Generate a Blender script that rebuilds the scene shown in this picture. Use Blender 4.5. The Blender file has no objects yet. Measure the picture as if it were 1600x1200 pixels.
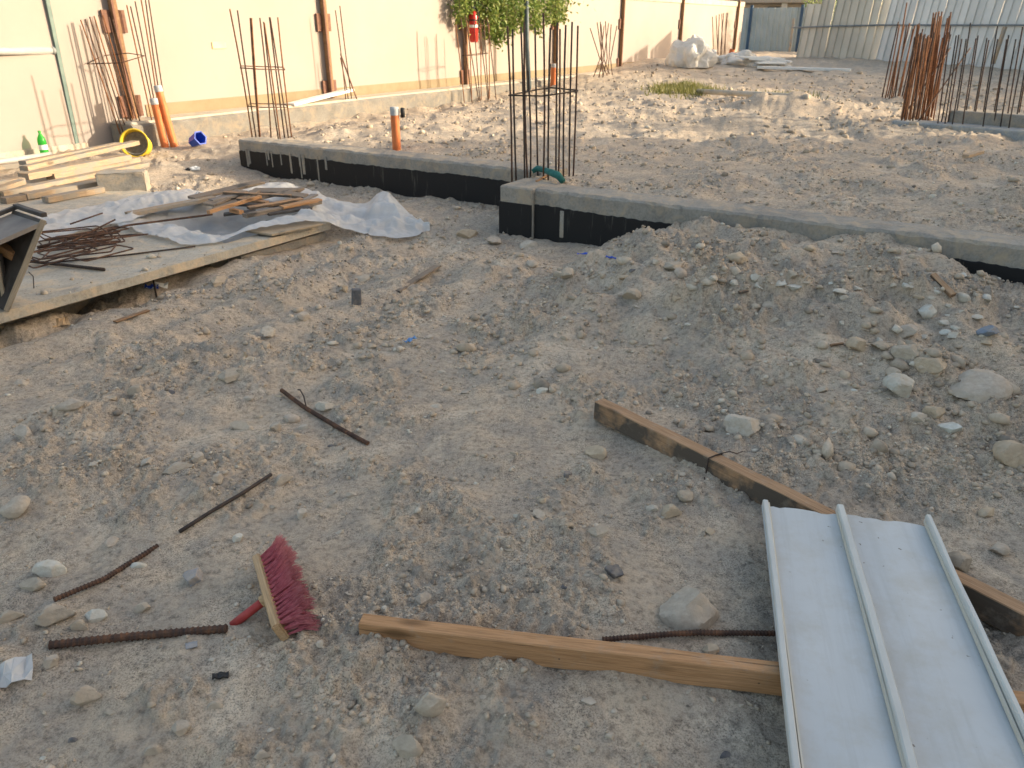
import bpy, bmesh, math, random
import numpy as np
from mathutils import Vector, Matrix, Quaternion

R = math.radians
random.seed(11)
rng = np.random.default_rng(11)
sc = bpy.context.scene
COL = sc.collection

# ------------------------------------------------------------------ camera, light, exposure
PITCH = R(25.0); CAMH = 1.55; FPX = 1200.0
cam_d = bpy.data.cameras.new('camera'); cam = bpy.data.objects.new('camera', cam_d); COL.objects.link(cam)
cam.location = (0, 0, CAMH); cam.rotation_euler = (R(90) - PITCH, 0, 0)
cam_d.sensor_width = 36; cam_d.lens = 27.0; cam_d.clip_start = .05; cam_d.clip_end = 2000
cam_d.dof.use_dof = True; cam_d.dof.focus_distance = 2.6; cam_d.dof.aperture_fstop = 8.0
sc.camera = cam

SUN_EL, SUN_AZ = R(16.0), R(91.0)          # azimuth from +Y towards +X
world = bpy.data.worlds.new('World'); sc.world = world; world.use_nodes = True
wn = world.node_tree.nodes; wl = world.node_tree.links; wn.clear()
wo = wn.new('ShaderNodeOutputWorld'); wb = wn.new('ShaderNodeBackground'); ws = wn.new('ShaderNodeTexSky')
ws.sky_type = 'NISHITA'; ws.sun_disc = False; ws.sun_elevation = SUN_EL; ws.sun_rotation = SUN_AZ
ws.air_density = 1.0; ws.dust_density = 4.0; ws.ozone_density = 1.0
wb.inputs['Strength'].default_value = .15
wt = wn.new('ShaderNodeMix'); wt.data_type = 'RGBA'; wt.blend_type = 'MULTIPLY'; wt.inputs[0].default_value = 1
wl.new(ws.outputs[0], wt.inputs[6]); wt.inputs[7].default_value = (1.10, 1.0, .86, 1)      # camera white balance of the sky
wl.new(wt.outputs[2], wb.inputs[0]); wl.new(wb.outputs[0], wo.inputs[0])
sun_d = bpy.data.lights.new('sun', 'SUN'); sun_d.energy = 2.55; sun_d.angle = R(.6); sun_d.color = (1, .85, .63)
sun = bpy.data.objects.new('sun', sun_d); COL.objects.link(sun)
sv = Vector((math.sin(SUN_AZ) * math.cos(SUN_EL), math.cos(SUN_AZ) * math.cos(SUN_EL), math.sin(SUN_EL)))
sun.rotation_euler = (-sv).to_track_quat('-Z', 'Y').to_euler(); sun.location = sv * 60
sc.view_settings.view_transform = 'Standard'; sc.view_settings.look = 'None'
sc.view_settings.gamma = 1; sc.view_settings.use_curve_mapping = False
sc.view_settings.exposure = 1.58

# ------------------------------------------------------------------ projection helpers (photo pixel -> place)
def ray(px, py):
    a, b = (px - 800) / FPX, -(py - 600) / FPX
    return Vector((a, math.cos(PITCH) + b * math.sin(PITCH), -math.sin(PITCH) + b * math.cos(PITCH)))
def g(px, py, z=0.0):                       # point at height z
    d = ray(px, py); k = (z - CAMH) / d.z
    return Vector((d.x * k, d.y * k, z))
def fy(px, py, y):                          # point at forward distance y
    d = ray(px, py); k = y / d.y
    return Vector((d.x * k, y, CAMH + d.z * k))
def zat(py, y): return fy(800, py, y).z

SA = R(32.0)
W = Vector((math.sin(SA), math.cos(SA), 0)); N = Vector((math.cos(SA), -math.sin(SA), 0))
B0 = Vector((-.05, 6.2, 0))
def S(s, t, z=0.0): return B0 + W * s + N * t + Vector((0, 0, z))
def st(p): q = Vector((p[0], p[1], 0)) - B0; return q.dot(W), q.dot(N)
def wallpt(px, t=-6.55):                    # point of a line t=const seen at pixel column px (near horizon height)
    r = (px - 800) / FPX * .925
    o = B0 + N * t
    s = (r * o.y - o.x) / (W.x - r * W.y)
    return s

# ------------------------------------------------------------------ noise
def _hash(ix, iy, seed):
    h = (ix.astype(np.int64) * 374761393 + iy.astype(np.int64) * 668265263 + seed * 1442695041) & 0xffffffff
    h = ((h ^ (h >> 13)) * 1274126177) & 0xffffffff
    h = ((h ^ (h >> 16)) * 2246822519) & 0xffffffff
    return ((h ^ (h >> 15)) & 0xffffff) / float(0xffffff)
def perlin(x, y, seed=0):
    ix, iy = np.floor(x), np.floor(y); fx, fy_ = x - ix, y - iy
    u = fx * fx * fx * (fx * (fx * 6 - 15) + 10); v = fy_ * fy_ * fy_ * (fy_ * (fy_ * 6 - 15) + 10)
    def gr(ox, oy):
        a = _hash(ix + ox, iy + oy, seed) * 2 * math.pi
        return np.cos(a) * (fx - ox) + np.sin(a) * (fy_ - oy)
    a, b, c, d = gr(0, 0), gr(1, 0), gr(0, 1), gr(1, 1)
    return (a + (b - a) * u + (c + (d - c) * u - a - (b - a) * u) * v) * 1.4
def fbm(x, y, sc_, oct_=4, seed=0, gain=.5):
    x = x / sc_; y = y / sc_; r = 0; a = 1.0
    for i in range(oct_):
        r = r + a * perlin(x + 17.3 * i, y - 9.1 * i, seed + i); a *= gain; x = x * 2.03; y = y * 2.03
    return r
def sm(a, b, x):
    t = np.clip((x - a) / (b - a), 0, 1); return t * t * (3 - 2 * t)
def worley(x, y, sc_, seed):                # distance to nearest cell point, plus that cell's random value
    x = x / sc_; y = y / sc_; ix, iy = np.floor(x), np.floor(y)
    best = np.full(x.shape, 9.0); val = np.zeros(x.shape)
    for ox in (-1, 0, 1):
        for oy in (-1, 0, 1):
            cx, cy = ix + ox, iy + oy
            px = cx + _hash(cx, cy, seed); py = cy + _hash(cx, cy, seed + 7)
            d = np.hypot(px - x, py - y); m = d < best
            best = np.where(m, d, best); val = np.where(m, _hash(cx, cy, seed + 13), val)
    return best, val

# ------------------------------------------------------------------ terrain
def H(x, y):
    x = np.asarray(x, float); y = np.asarray(y, float)
    qx, qy = x - B0.x, y - B0.y
    s = qx * W.x + qy * W.y; t = qx * N.x + qy * N.y
    rub = sm(-.12, .30, fbm(x, y, .75, 4, 5, .6) + .04)                    # how broken up the ground is
    far = sm(4, 14, y)
    # low ground
    low = .02 + .036 * fbm(x, y, 1.3, 2, 1) + .027 * fbm(x, y, .45, 3, 2)
    low = low + .10 * sm(-3.2, -5.2, t) * sm(-1.2, .4, s)
    # old wheel ruts running along the pad
    rutm = sm(-4.2, -2.8, s) * (1 - sm(-1.0, .2, s)) * sm(-1.05, -.8, t) * (1 - sm(.5, 1.0, t))
    low = low + rutm * (.026 * np.sin((t + .10 * fbm(x, y, .6, 2, 31)) * 13.0) + .006 * np.sin(s * 42 + 2 * fbm(x, y, .3, 2, 33)))
    # soil heaped against the near beam
    A = sm(.85, 1.6, t + .15 * fbm(x, y, .5, 2, 8)) * (1 - .50 * sm(2.9, 3.6, t)) * (1 - .5 * sm(6, 9, t))
    P = sm(-2.7, -.25, s + .12 * fbm(x, y, .6, 2, 9))
    md = A * P
    low = low + .275 * md + md * (1 - .5 * P) * (.15 * fbm(x, y, .55, 4, 10) + .09 * fbm(x, y, .22, 4, 15)) 
    low = low + .07 * np.exp(-((s + 1.15) / .45) ** 2) * sm(-.3, .5, t) * (.6 + .8 * fbm(x, y, .35, 3, 12))
    hollow = np.exp(-(((x - 1.75) / .35) ** 2 + ((y - 3.55) / .22) ** 2)); low = low - .07 * hollow
    low = low + .05 * np.exp(-(((x - 1.35) / .5) ** 2 + ((y - 3.95) / .16) ** 2))
    # platform fill
    pl = .355 + .26 * sm(9, 24, s) - .17 * sm(-3.6, -5.6, t) * (1 - sm(7, 13, s))
    pl = pl + (.035 + .02 * sm(1, 6, s)) * fbm(x, y, 1.1, 3, 20) + (.022 + .008 * sm(1, 4, s)) * 1.25 * fbm(x, y, .4, 4, 21)
    edge = np.where(t > -.12, s, s - .8)
    pl = pl - .03 * (1 - sm(.2, .7, edge))
    hp = np.exp(-(((x - 3.3) / .7) ** 2 + ((y - 10.6) / .35) ** 2)); pl = pl + .16 * hp
    hp = np.exp(-(((x - 4.4) / .9) ** 2 + ((y - 12.6) / .5) ** 2)); pl = pl + .22 * hp * (1 + .4 * fbm(x, y, .5, 2, 24))
    hp = np.exp(-(((x - 3.6) / .5) ** 2 + ((y - 5.6) / .3) ** 2)); pl = pl + .12 * hp
    hp = np.exp(-(((x - 4.5) / 1.5) ** 2 + ((y - 24.) / 2.) ** 2)); pl = pl + .15 * hp
    low = np.where(t > -.1, low - np.maximum(0, low - (.325 + .10 * sm(-.25, -1.0, s))) * .85, low)
    sf = np.where(t > -.12, .12, .92)
    m1 = sm(-.03, .03, s - sf)
    m2 = sm(.3, 2.4, s)
    k = sm(-4.35, -4.0, t)
    m = m1 * k + m2 * (1 - k)
    z = low * (1 - m) + pl * m
    # ground under the concrete pad and the pit in it
    pad = sm(-1.22, -1.30, t) * sm(-.86, -1.0, s)
    deep = 1 - sm(-2.9, -2.3, s); z = z * (1 - pad) + (.02 - .17 * deep) * pad
    pit = sm(-1.12, -1.2, t) * sm(-2.75, -2.65, t) * sm(-1.95, -1.85, s) * sm(-.90, -.96, s)
    z = z - .30 * pit
    z = z - .15 * np.exp(-((t + 1.13) / .12) ** 2) * (1 - sm(-2.7, -2.0, s)) * (1 - .8 * sm(.0, .5, fbm(x, y, .5, 2, 51)))
    # clods and crumbs
    c1, v1 = worley(x + .02 * perlin(x / .03, y / .03, 61), y, .075, 40)
    c2, v2 = worley(x, y, .032, 41)
    amp = (.14 + .74 * rub) * (1 + .75 * md) * (1 - .38 * m) * (1 - .2 * sm(3.5, 6, y))
    c0, v0 = worley(x + .05 * perlin(x / .08, y / .08, 62), y + .05 * perlin(x / .08, y / .08, 63), .19, 46)
    z = z + amp * .045 * np.maximum(0, .42 - c0) * (v0 > .6)
    z = z + amp * (.044 * np.maximum(0, .55 - c1) * (v1 > .55) * (1 + .7 * far))
    z = z + amp * (.026 * np.maximum(0, .5 - c2) * (v2 > .45))
    z = z + amp * (.032 * np.abs(fbm(x, y, .24, 4, 55, .5)) + .020 * np.abs(fbm(x, y, .085, 3, 57, .5)))
    z = z + amp * .012 * fbm(x, y, .16, 5, 42, .58) + .004 * fbm(x, y, .30, 3, 48) * (1 + 1.0 * far)
    z = z + amp * .0042 * fbm(x, y, .024, 2, 44)
    z = np.where((np.abs(edge - .15) < .5) & (t > -4.2), np.minimum(z, .372 + .09 * np.abs(edge - .15)), z)
    return z
def h1(x, y): return float(H(np.array([x]), np.array([y]))[0])
def gnd(px, py, dz=0.0):                    # where the ground is seen at a photo pixel
    d = ray(px, py)
    lo = .8
    ks = np.linspace(.8, 40, 1600) if py > 300 else np.linspace(3, 60, 2600)
    hz = H(d.x * ks, d.y * ks); zz = CAMH + d.z * ks
    i = np.argmax(zz < hz); i = max(i, 1)
    a, b = (zz - hz)[i - 1], (zz - hz)[i]
    k = ks[i - 1] + (ks[i] - ks[i - 1]) * (a / (a - b) if a != b else 0)
    return Vector((d.x * k, d.y * k, CAMH + d.z * k + dz))

# ------------------------------------------------------------------ materials
def nd(nt, kind, **kw):
    n = nt.nodes.new(kind)
    for k, v in kw.items():
        if k in n.inputs: n.inputs[k].default_value = v
        else: setattr(n, k, v)
    return n
def newmat(name):
    m = bpy.data.materials.new(name); m.use_nodes = True
    nt = m.node_tree; b = nt.nodes['Principled BSDF']
    return m, nt, b, nt.links
def ramp(nt, src, stops):
    r = nt.nodes.new('ShaderNodeValToRGB'); e = r.color_ramp.elements
    while len(e) < len(stops): e.new(.5)
    for i, (p, c) in enumerate(stops): e[i].position = p; e[i].color = (*c, 1) if len(c) == 3 else c
    nt.links.new(src, r.inputs[0]); return r
def mixc(nt, fac, a, b, mode='MIX'):
    n = nt.nodes.new('ShaderNodeMix'); n.data_type = 'RGBA'; n.blend_type = mode
    for sock, v in ((n.inputs[0], fac), (n.inputs[6], a), (n.inputs[7], b)):
        if hasattr(v, 'links'): nt.links.new(v, sock)
        elif isinstance(v, (int, float)): sock.default_value = v
        else: sock.default_value = (*v, 1)
    return n.outputs[2]
def noise(nt, vec, scale, detail=4, rough=.55, dist=0.0):
    n = nt.nodes.new('ShaderNodeTexNoise'); n.inputs['Scale'].default_value = scale; n.inputs['Detail'].default_value = detail
    n.inputs['Roughness'].default_value = rough; n.inputs['Distortion'].default_value = dist
    nt.links.new(vec, n.inputs['Vector']); return n.outputs['Fac']
def coords(nt, world_=False, scale=None):
    if world_: o = nt.nodes.new('ShaderNodeNewGeometry').outputs['Position']
    else: o = nt.nodes.new('ShaderNodeTexCoord').outputs['Object']
    if scale:
        m = nt.nodes.new('ShaderNodeMapping'); m.inputs['Scale'].default_value = scale; nt.links.new(o, m.inputs['Vector']); o = m.outputs[0]
    return o
def bump(nt, b, h, strength=.3, dist=.01):
    n = nt.nodes.new('ShaderNodeBump'); n.inputs['Strength'].default_value = strength; n.inputs['Distance'].default_value = dist
    nt.links.new(h, n.inputs['Height']); nt.links.new(n.outputs[0], b.inputs['Normal'])
def objrand(nt): return nt.nodes.new('ShaderNodeObjectInfo').outputs['Random']

def simple(name, c1, c2, scale=8, rough=.8, bs=.2, bd=.005, metal=0, world_=False, stretch=None, rnd=.0, spec=.3, detail=6):
    m, nt, b, L = newmat(name)
    v = coords(nt, world_, stretch)
    f = noise(nt, v, scale, detail, .6)
    r = ramp(nt, f, [(.3, c1), (.7, c2)])
    col = r.outputs[0]
    if rnd:
        mm = nt.nodes.new('ShaderNodeMapRange'); mm.inputs[3].default_value = 1 - rnd; mm.inputs[4].default_value = 1 + rnd
        L.new(objrand(nt), mm.inputs[0])
        hs = nt.nodes.new('ShaderNodeHueSaturation'); L.new(mm.outputs[0], hs.inputs['Value']); L.new(col, hs.inputs['Color']); col = hs.outputs[0]
    L.new(col, b.inputs['Base Color']); b.inputs['Roughness'].default_value = rough; b.inputs['Metallic'].default_value = metal
    b.inputs['Specular IOR Level'].default_value = spec
    if bs: bump(nt, b, noise(nt, v, scale * 4, 5, .65), bs, bd)
    return m

def dirt_material():
    m, nt, b, L = newmat('sandy_dirt')
    v = coords(nt, True)
    big = noise(nt, v, .9, 4, .6, .4)
    mid = noise(nt, v, 5.5, 6, .65, .3)
    fine = noise(nt, v, 45, 5, .7)
    spk = noise(nt, v, 210, 3, .7)
    c = ramp(nt, big, [(.32, (.45, .375, .295)), (.5, (.51, .415, .315)), (.68, (.56, .445, .33))]).outputs[0]
    c = mixc(nt, ramp(nt, mid, [(.42, (0, 0, 0)), (.60, (.8, .8, .8))]).outputs[0], c, (.38, .33, .275))
    c = mixc(nt, ramp(nt, noise(nt, v, 2.3, 6, .65, .8), [(.54, (0, 0, 0)), (.68, (.8, .8, .8))]).outputs[0], c, (.62, .53, .42))
    c = mixc(nt, ramp(nt, noise(nt, v, 3.6, 7, .72, .8), [(.51, (0, 0, 0)), (.65, (.8, .8, .8))]).outputs[0], c, (.32, .285, .245))
    c = mixc(nt, .8, c, ramp(nt, fine, [(.30, (.36, .355, .35)), (.5, (1.0, 1.0, 1.0)), (.75, (1.2, 1.19, 1.17))]).outputs[0], 'MULTIPLY')  # dark end of the grain paints in crevice shade
    pm = ramp(nt, noise(nt, v, 4.2, 5, .65, .5), [(.38, (.18, .18, .18)), (.60, (.85, .85, .85))]).outputs[0]
    c = mixc(nt, pm, c, ramp(nt, spk, [(.36, (.30, .30, .31)), (.47, (1.0, 1.0, 1.0)), (.68, (1.4, 1.39, 1.37))]).outputs[0], 'MULTIPLY')  # dark speckle also stands in for shade between crumbs
    L.new(c, b.inputs['Base Color']); b.inputs['Roughness'].default_value = .97; b.inputs['Specular IOR Level'].default_value = .12
    ad = nt.nodes.new('ShaderNodeMath'); ad.operation = 'ADD'
    mu = nt.nodes.new('ShaderNodeMath'); mu.operation = 'MULTIPLY'; mu.inputs[1].default_value = .35
    L.new(noise(nt, v, 260, 4, .75), mu.inputs[0]); L.new(noise(nt, v, 60, 6, .75), ad.inputs[0]); L.new(mu.outputs[0], ad.inputs[1])
    bump(nt, b, ad.outputs[0], .85, .012)
    return m
M = {}
M['dirt'] = dirt_material()

def stone_mat(name, stops, island=False):
    m, nt, b, L = newmat(name)
    v = coords(nt, True)
    rv = nt.nodes.new('ShaderNodeNewGeometry').outputs['Random Per Island'] if island else objrand(nt)
    c = ramp(nt, rv, stops).outputs[0]
    c = mixc(nt, .7, c, ramp(nt, noise(nt, v, 40, 6, .7), [(.3, (.62, .60, .57)), (.7, (1.12, 1.10, 1.07))]).outputs[0], 'MULTIPLY')
    # dust that settled on it
    c = mixc(nt, ramp(nt, noise(nt, v, 14, 4, .6), [(.45, (0, 0, 0)), (.7, (.7, .7, .7))]).outputs[0], c, (.45, .365, .275))
    L.new(c, b.inputs['Base Color']); b.inputs['Roughness'].default_value = .93; b.inputs['Specular IOR Level'].default_value = .15
    bump(nt, b, noise(nt, v, 70, 6, .7), .5, .006)
    return m
M['stone'] = stone_mat('limestone', [(0, (.38, .33, .265)), (.35, (.48, .415, .335)), (.7, (.45, .395, .335)), (1, (.54, .49, .415))])
M['stone_white'] = stone_mat('pale_stone', [(0, (.50, .48, .42)), (.6, (.58, .56, .50)), (1, (.56, .57, .53))])
M['stone_tan'] = stone_mat('tan_stone', [(0, (.46, .37, .27)), (1, (.51, .42, .31))])
M['stone_dark'] = stone_mat('dark_stone', [(0, (.10, .10, .11)), (1, (.15, .15, .16))])
M['stone_blue'] = stone_mat('slate_stone', [(0, (.20, .24, .31)), (1, (.25, .29, .35))])
M['pebble'] = stone_mat('pebble_mix', [(0, (.20, .175, .15)), (.10, (.36, .31, .25)), (.55, (.48, .40, .31)), (.88, (.55, .47, .375)), (1, (.64, .60, .52))], True)

def wood(name, c1, c2, dark=.0, stain=(.06, .055, .05), stain_amt=0.0, knots=True, rough=.75, side_only=False):
    m, nt, b, L = newmat(name)
    v = coords(nt, False)
    rn = nt.nodes.new('ShaderNodeVectorMath'); rn.operation = 'MULTIPLY_ADD'
    cb = nt.nodes.new('ShaderNodeCombineXYZ'); L.new(objrand(nt), cb.inputs[0]); L.new(objrand(nt), cb.inputs[1]); L.new(objrand(nt), cb.inputs[2])
    L.new(cb.outputs[0], rn.inputs[0]); rn.inputs[1].default_value = (37, 11, 23); L.new(v, rn.inputs[2])
    mp = nt.nodes.new('ShaderNodeMapping'); mp.inputs['Scale'].default_value = (1.6, 22, 22); L.new(rn.outputs[0], mp.inputs[0])
    gr = noise(nt, mp.outputs[0], 2.2, 6, .65, 1.2)
    mp2 = nt.nodes.new('ShaderNodeMapping'); mp2.inputs['Scale'].default_value = (4, 120, 120); L.new(rn.outputs[0], mp2.inputs[0])
    fi = noise(nt, mp2.outputs[0], 2.0, 4, .7)
    c = ramp(nt, gr, [(.25, c1), (.5, tuple((a + b_) / 2 for a, b_ in zip(c1, c2))), (.72, c2)]).outputs[0]
    c = mixc(nt, .8, c, ramp(nt, fi, [(.3, (.52, .50, .47)), (.65, (1.10, 1.08, 1.06))]).outputs[0], 'MULTIPLY')
    mp4 = nt.nodes.new('ShaderNodeMapping'); mp4.inputs['Scale'].default_value = (2.2, 60, 60); L.new(rn.outputs[0], mp4.inputs[0])
    c = mixc(nt, ramp(nt, noise(nt, mp4.outputs[0], 1.6, 3, .6), [(.66, (0, 0, 0)), (.70, (.75, .75, .75))]).outputs[0], c, tuple(x * .32 for x in c1))
    vh = nt.nodes.new('ShaderNodeTexVoronoi'); vh.inputs['Scale'].default_value = 13.0; L.new(rn.outputs[0], vh.inputs['Vector'])
    c = mixc(nt, ramp(nt, vh.outputs['Distance'], [(.045, (.9, .9, .9)), (.06, (0, 0, 0))]).outputs[0], c, (.05, .04, .03))
    if knots:
        vo = nt.nodes.new('ShaderNodeTexVoronoi'); vo.inputs['Scale'].default_value = 1.0
        mp3 = nt.nodes.new('ShaderNodeMapping'); mp3.inputs['Scale'].default_value = (3.2, 9, 9); L.new(rn.outputs[0], mp3.inputs[0]); L.new(mp3.outputs[0], vo.inputs['Vector'])
        c = mixc(nt, ramp(nt, vo.outputs['Distance'], [(.08, (.85, .85, .85)), (.2, (0, 0, 0))]).outputs[0], c, tuple(x * .35 for x in c1))
    if stain_amt:
        sn = noise(nt, rn.outputs[0], 6, 5, .6)
        if side_only:
            sp = nt.nodes.new('ShaderNodeSeparateXYZ'); L.new(nt.nodes.new('ShaderNodeTexCoord').outputs['Normal'], sp.inputs[0])
            ab = nt.nodes.new('ShaderNodeMath'); ab.operation = 'ABSOLUTE'; L.new(sp.outputs[2], ab.inputs[0])
            mr = nt.nodes.new('ShaderNodeMath'); mr.operation = 'MULTIPLY_ADD'; L.new(ab.outputs[0], mr.inputs[0]); mr.inputs[1].default_value = -.22; L.new(sn, mr.inputs[2]); sn = mr.outputs[0]
        c = mixc(nt, ramp(nt, sn, [(.62 - .25 * stain_amt, (0, 0, 0)), (.70 - .2 * stain_amt, (.92, .92, .92))]).outputs[0], c, stain)
    # grit
    c = mixc(nt, ramp(nt, noise(nt, rn.outputs[0], 18, 5, .7), [(.55, (0, 0, 0)), (.8, (.55, .55, .55))]).outputs[0], c, (.34, .29, .23))
    L.new(c, b.inputs['Base Color']); b.inputs['Roughness'].default_value = rough; b.inputs['Specular IOR Level'].default_value = .25
    bump(nt, b, fi, .35, .003)
    return m
M['timber'] = wood('pine_timber', (.40, .215, .10), (.54, .315, .165))
M['timber_stained'] = wood('stained_pine_timber', (.32, .19, .105), (.46, .29, .17), stain_amt=.95, side_only=True, stain=(.075, .065, .055))
M['plank'] = wood('sawn_plank', (.33, .245, .165), (.47, .36, .25), stain=(.27, .245, .21), stain_amt=.7)
M['plank_grey'] = wood('weathered_plank', (.19, .15, .12), (.30, .245, .19), stain_amt=.3, knots=False)
M['ply_dark'] = simple('film_faced_plywood', (.035, .03, .028), (.09, .078, .07), 9, .6, .25, .004)
M['ply_grey'] = simple('grey_plywood', (.17, .15, .14), (.27, .24, .21), 7, .8, .2, .004)
M['ply_pale'] = wood('pale_plywood', (.36, .29, .21), (.46, .38, .28), knots=False, stain=(.2, .18, .15), stain_amt=.2)

def rust(name, a, b_, c_):
    m, nt, b, L = newmat(name)
    v = coords(nt, True)
    c = ramp(nt, noise(nt, v, 22, 6, .7), [(.3, a), (.5, b_), (.7, c_)]).outputs[0]
    L.new(c, b.inputs['Base Color']); b.inputs['Roughness'].default_value = .85; b.inputs['Metallic'].default_value = .1
    bump(nt, b, noise(nt, v, 300, 4, .7), .6, .002)
    return m
M['rebar'] = rust('rusty_steel', (.03, .02, .018), (.075, .04, .027), (.19, .09, .045))
M['rebar_orange'] = rust('bright_rusty_steel', (.09, .04, .02), (.20, .08, .03), (.31, .13, .05))
M['rebar_dark'] = rust('dark_steel', (.025, .02, .02), (.05, .036, .03), (.09, .055, .035))
M['post'] = rust('red_oxide_steel', (.13, .06, .045), (.17, .085, .06), (.21, .115, .075))
M['post_timber'] = wood('brown_post_timber', (.20, .115, .065), (.33, .20, .105), knots=False)

def concrete(name, base, dark, streak=0.0):
    m, nt, b, L = newmat(name)
    v = coords(nt, True)
    c = ramp(nt, noise(nt, v, 3.2, 7, .68), [(.3, dark), (.66, base)]).outputs[0]
    c = mixc(nt, .6, c, ramp(nt, noise(nt, v, 60, 4, .7), [(.33, (.62, .62, .62)), (.55, (1, 1, 1)), (.8, (1.15, 1.15, 1.15))]).outputs[0], 'MULTIPLY')
    c = mixc(nt, ramp(nt, noise(nt, v, 6.5, 7, .7, .6), [(.47, (0, 0, 0)), (.64, (.8, .8, .8))]).outputs[0], c, tuple(x * y for x, y in zip(base, (1.22, 1.05, .86))))
    c = mixc(nt, ramp(nt, noise(nt, v, 11, 6, .7), [(.60, (0, 0, 0)), (.72, (.6, .6, .6))]).outputs[0], c, tuple(x * .6 for x in dark))
    L.new(c, b.inputs['Base Color']); b.inputs['Roughness'].default_value = .92; b.inputs['Specular IOR Level'].default_value = .2
    bump(nt, b, noise(nt, v, 45, 7, .72), .5, .008)
    return m
M['concrete'] = concrete('grey_concrete', (.345, .32, .28), (.22, .205, .185))
M['concrete_pale'] = concrete('pale_concrete', (.50, .46, .39), (.34, .315, .27))
M['curb_grey'] = concrete('dull_curb_concrete', (.235, .225, .205), (.15, .145, .135))
M['concrete_blue'] = concrete('fresh_concrete', (.36, .37, .37), (.26, .265, .265))

def bitumen():
    m, nt, b, L = newmat('bitumen_coat')
    v = coords(nt, True)
    mp = nt.nodes.new('ShaderNodeMapping'); mp.inputs['Scale'].default_value = (9, 9, .9); L.new(v, mp.inputs[0])
    dr = noise(nt, mp.outputs[0], 2.6, 5, .7)
    c = mixc(nt, ramp(nt, dr, [(.60, (0, 0, 0)), (.74, (.55, .55, .55))]).outputs[0], (.011, .011, .012), (.15, .135, .115))
    L.new(c, b.inputs['Base Color']); b.inputs['Roughness'].default_value = .62; b.inputs['Specular IOR Level'].default_value = .3
    bump(nt, b, noise(nt, v, 40, 5, .6), .3, .004)
    return m
M['bitumen'] = bitumen()

def render_wall():
    m, nt, b, L = newmat('cream_render')
    v = coords(nt, True)
    c = ramp(nt, noise(nt, v, .7, 6, .65), [(.3, (.33, .286, .258)), (.7, (.37, .320, .29))]).outputs[0]
    c = mixc(nt, ramp(nt, noise(nt, v, 2.4, 6, .7), [(.62, (0, 0, 0)), (.85, (.35, .35, .35))]).outputs[0], c, (.29, .255, .21))
    L.new(c, b.inputs['Base Color']); b.inputs['Roughness'].default_value = .9; b.inputs['Specular IOR Level'].default_value = .15
    bump(nt, b, noise(nt, v, 55, 5, .7), .12, .004)
    return m
M['wall'] = render_wall()
M['skirt'] = simple('ochre_skirting', (.235, .18, .11), (.29, .225, .145), 5, .85, .15, .004, world_=True)
M['orange'] = simple('orange_plastic', (.50, .14, .045), (.60, .19, .07), 9, .5, .05, .002, world_=True)
M['cap'] = simple('grey_tape', (.34, .35, .36), (.48, .49, .50), 20, .6, .3, .003)
M['yellow'] = simple('yellow_plastic', (.62, .42, .03), (.72, .52, .05), 8, .45, .1, .003)
M['blue'] = simple('blue_plastic', (.02, .06, .38), (.03, .10, .50), 8, .4, .1, .003)
M['blue_pale'] = simple('faded_blue_plastic', (.08, .20, .45), (.16, .32, .58), 20, .5, .1, .003)
M['red'] = simple('red_enamel', (.48, .015, .012), (.56, .03, .02), 8, .3, .02, .002, spec=.5)
M['red_handle'] = simple('worn_red_paint', (.30, .03, .03), (.42, .07, .06), 30, .5, .2, .002)
M['black'] = simple('black_rubber', (.015, .015, .016), (.035, .035, .036), 12, .6, .1, .002)
M['white_paint'] = simple('white_board', (.66, .65, .62), (.76, .75, .72), 6, .7, .1, .003, world_=True)
M['label_white'] = simple('white_label', (.74, .74, .72), (.80, .80, .78), 6, .5, 0)
M['label_yellow'] = simple('yellow_label', (.66, .56, .22), (.72, .62, .30), 6, .5, 0)
M['pipe_grey'] = simple('grey_white_pipe', (.30, .31, .30), (.38, .39, .38), 9, .45, .05, .002)
M['pipe_green'] = simple('green_grey_steel', (.10, .15, .14), (.16, .22, .20), 9, .55, .1, .002)
M['post_blue'] = simple('blue_grey_steel', (.05, .075, .09), (.09, .12, .14), 9, .55, .1, .002)
M['rail_grey'] = simple('grey_tube', (.14, .16, .17), (.2, .22, .23), 9, .5, .1, .002)
M['fence_blue'] = simple('blue_grey_sheet', (.32, .365, .37), (.40, .44, .445), 2, .55, .08, .004, world_=True)
M['fence_white'] = simple('white_fence_sheet', (.57, .56, .54), (.67, .66, .635), 1.6, .6, .08, .004, world_=True, rnd=.10)
M['fence_tan'] = simple('warm_lit_fence_sheet', (.50, .46, .39), (.60, .56, .48), 1.6, .7, .08, .004, world_=True, rnd=.12)  # warm light falling on these panels is put into the tan colour
M['post_navy'] = simple('navy_steel', (.03, .065, .12), (.05, .10, .17), 6, .5, .05, .002)
M['mortar'] = simple('dried_mortar', (.14, .12, .09), (.26, .22, .17), 30, .95, .6, .01)
M['card'] = simple('cardboard', (.42, .29, .17), (.50, .36, .22), 20, .85, .1, .002)
M['rag_teal'] = simple('teal_cloth', (.02, .10, .09), (.04, .17, .15), 30, .9, .3, .004)
M['bristle'] = simple('maroon_bristle', (.38, .075, .11), (.60, .20, .25), 60, .55, 0)
def dusty_bristle():
    m = M['bristle']; nt = m.node_tree; b = nt.nodes['Principled BSDF']; L = nt.links
    src = b.inputs['Base Color'].links[0].from_socket
    sp = nt.nodes.new('ShaderNodeSeparateXYZ'); L.new(nt.nodes.new('ShaderNodeTexCoord').outputs['Object'], sp.inputs[0])
    mr = nt.nodes.new('ShaderNodeMapRange'); mr.inputs[1].default_value = .045; mr.inputs[2].default_value = .095; mr.inputs[3].default_value = .06; mr.inputs[4].default_value = .38; L.new(sp.outputs[1], mr.inputs[0])
    L.new(mixc(nt, mr.outputs[0], src, (.36, .28, .235)), b.inputs['Base Color'])
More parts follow.
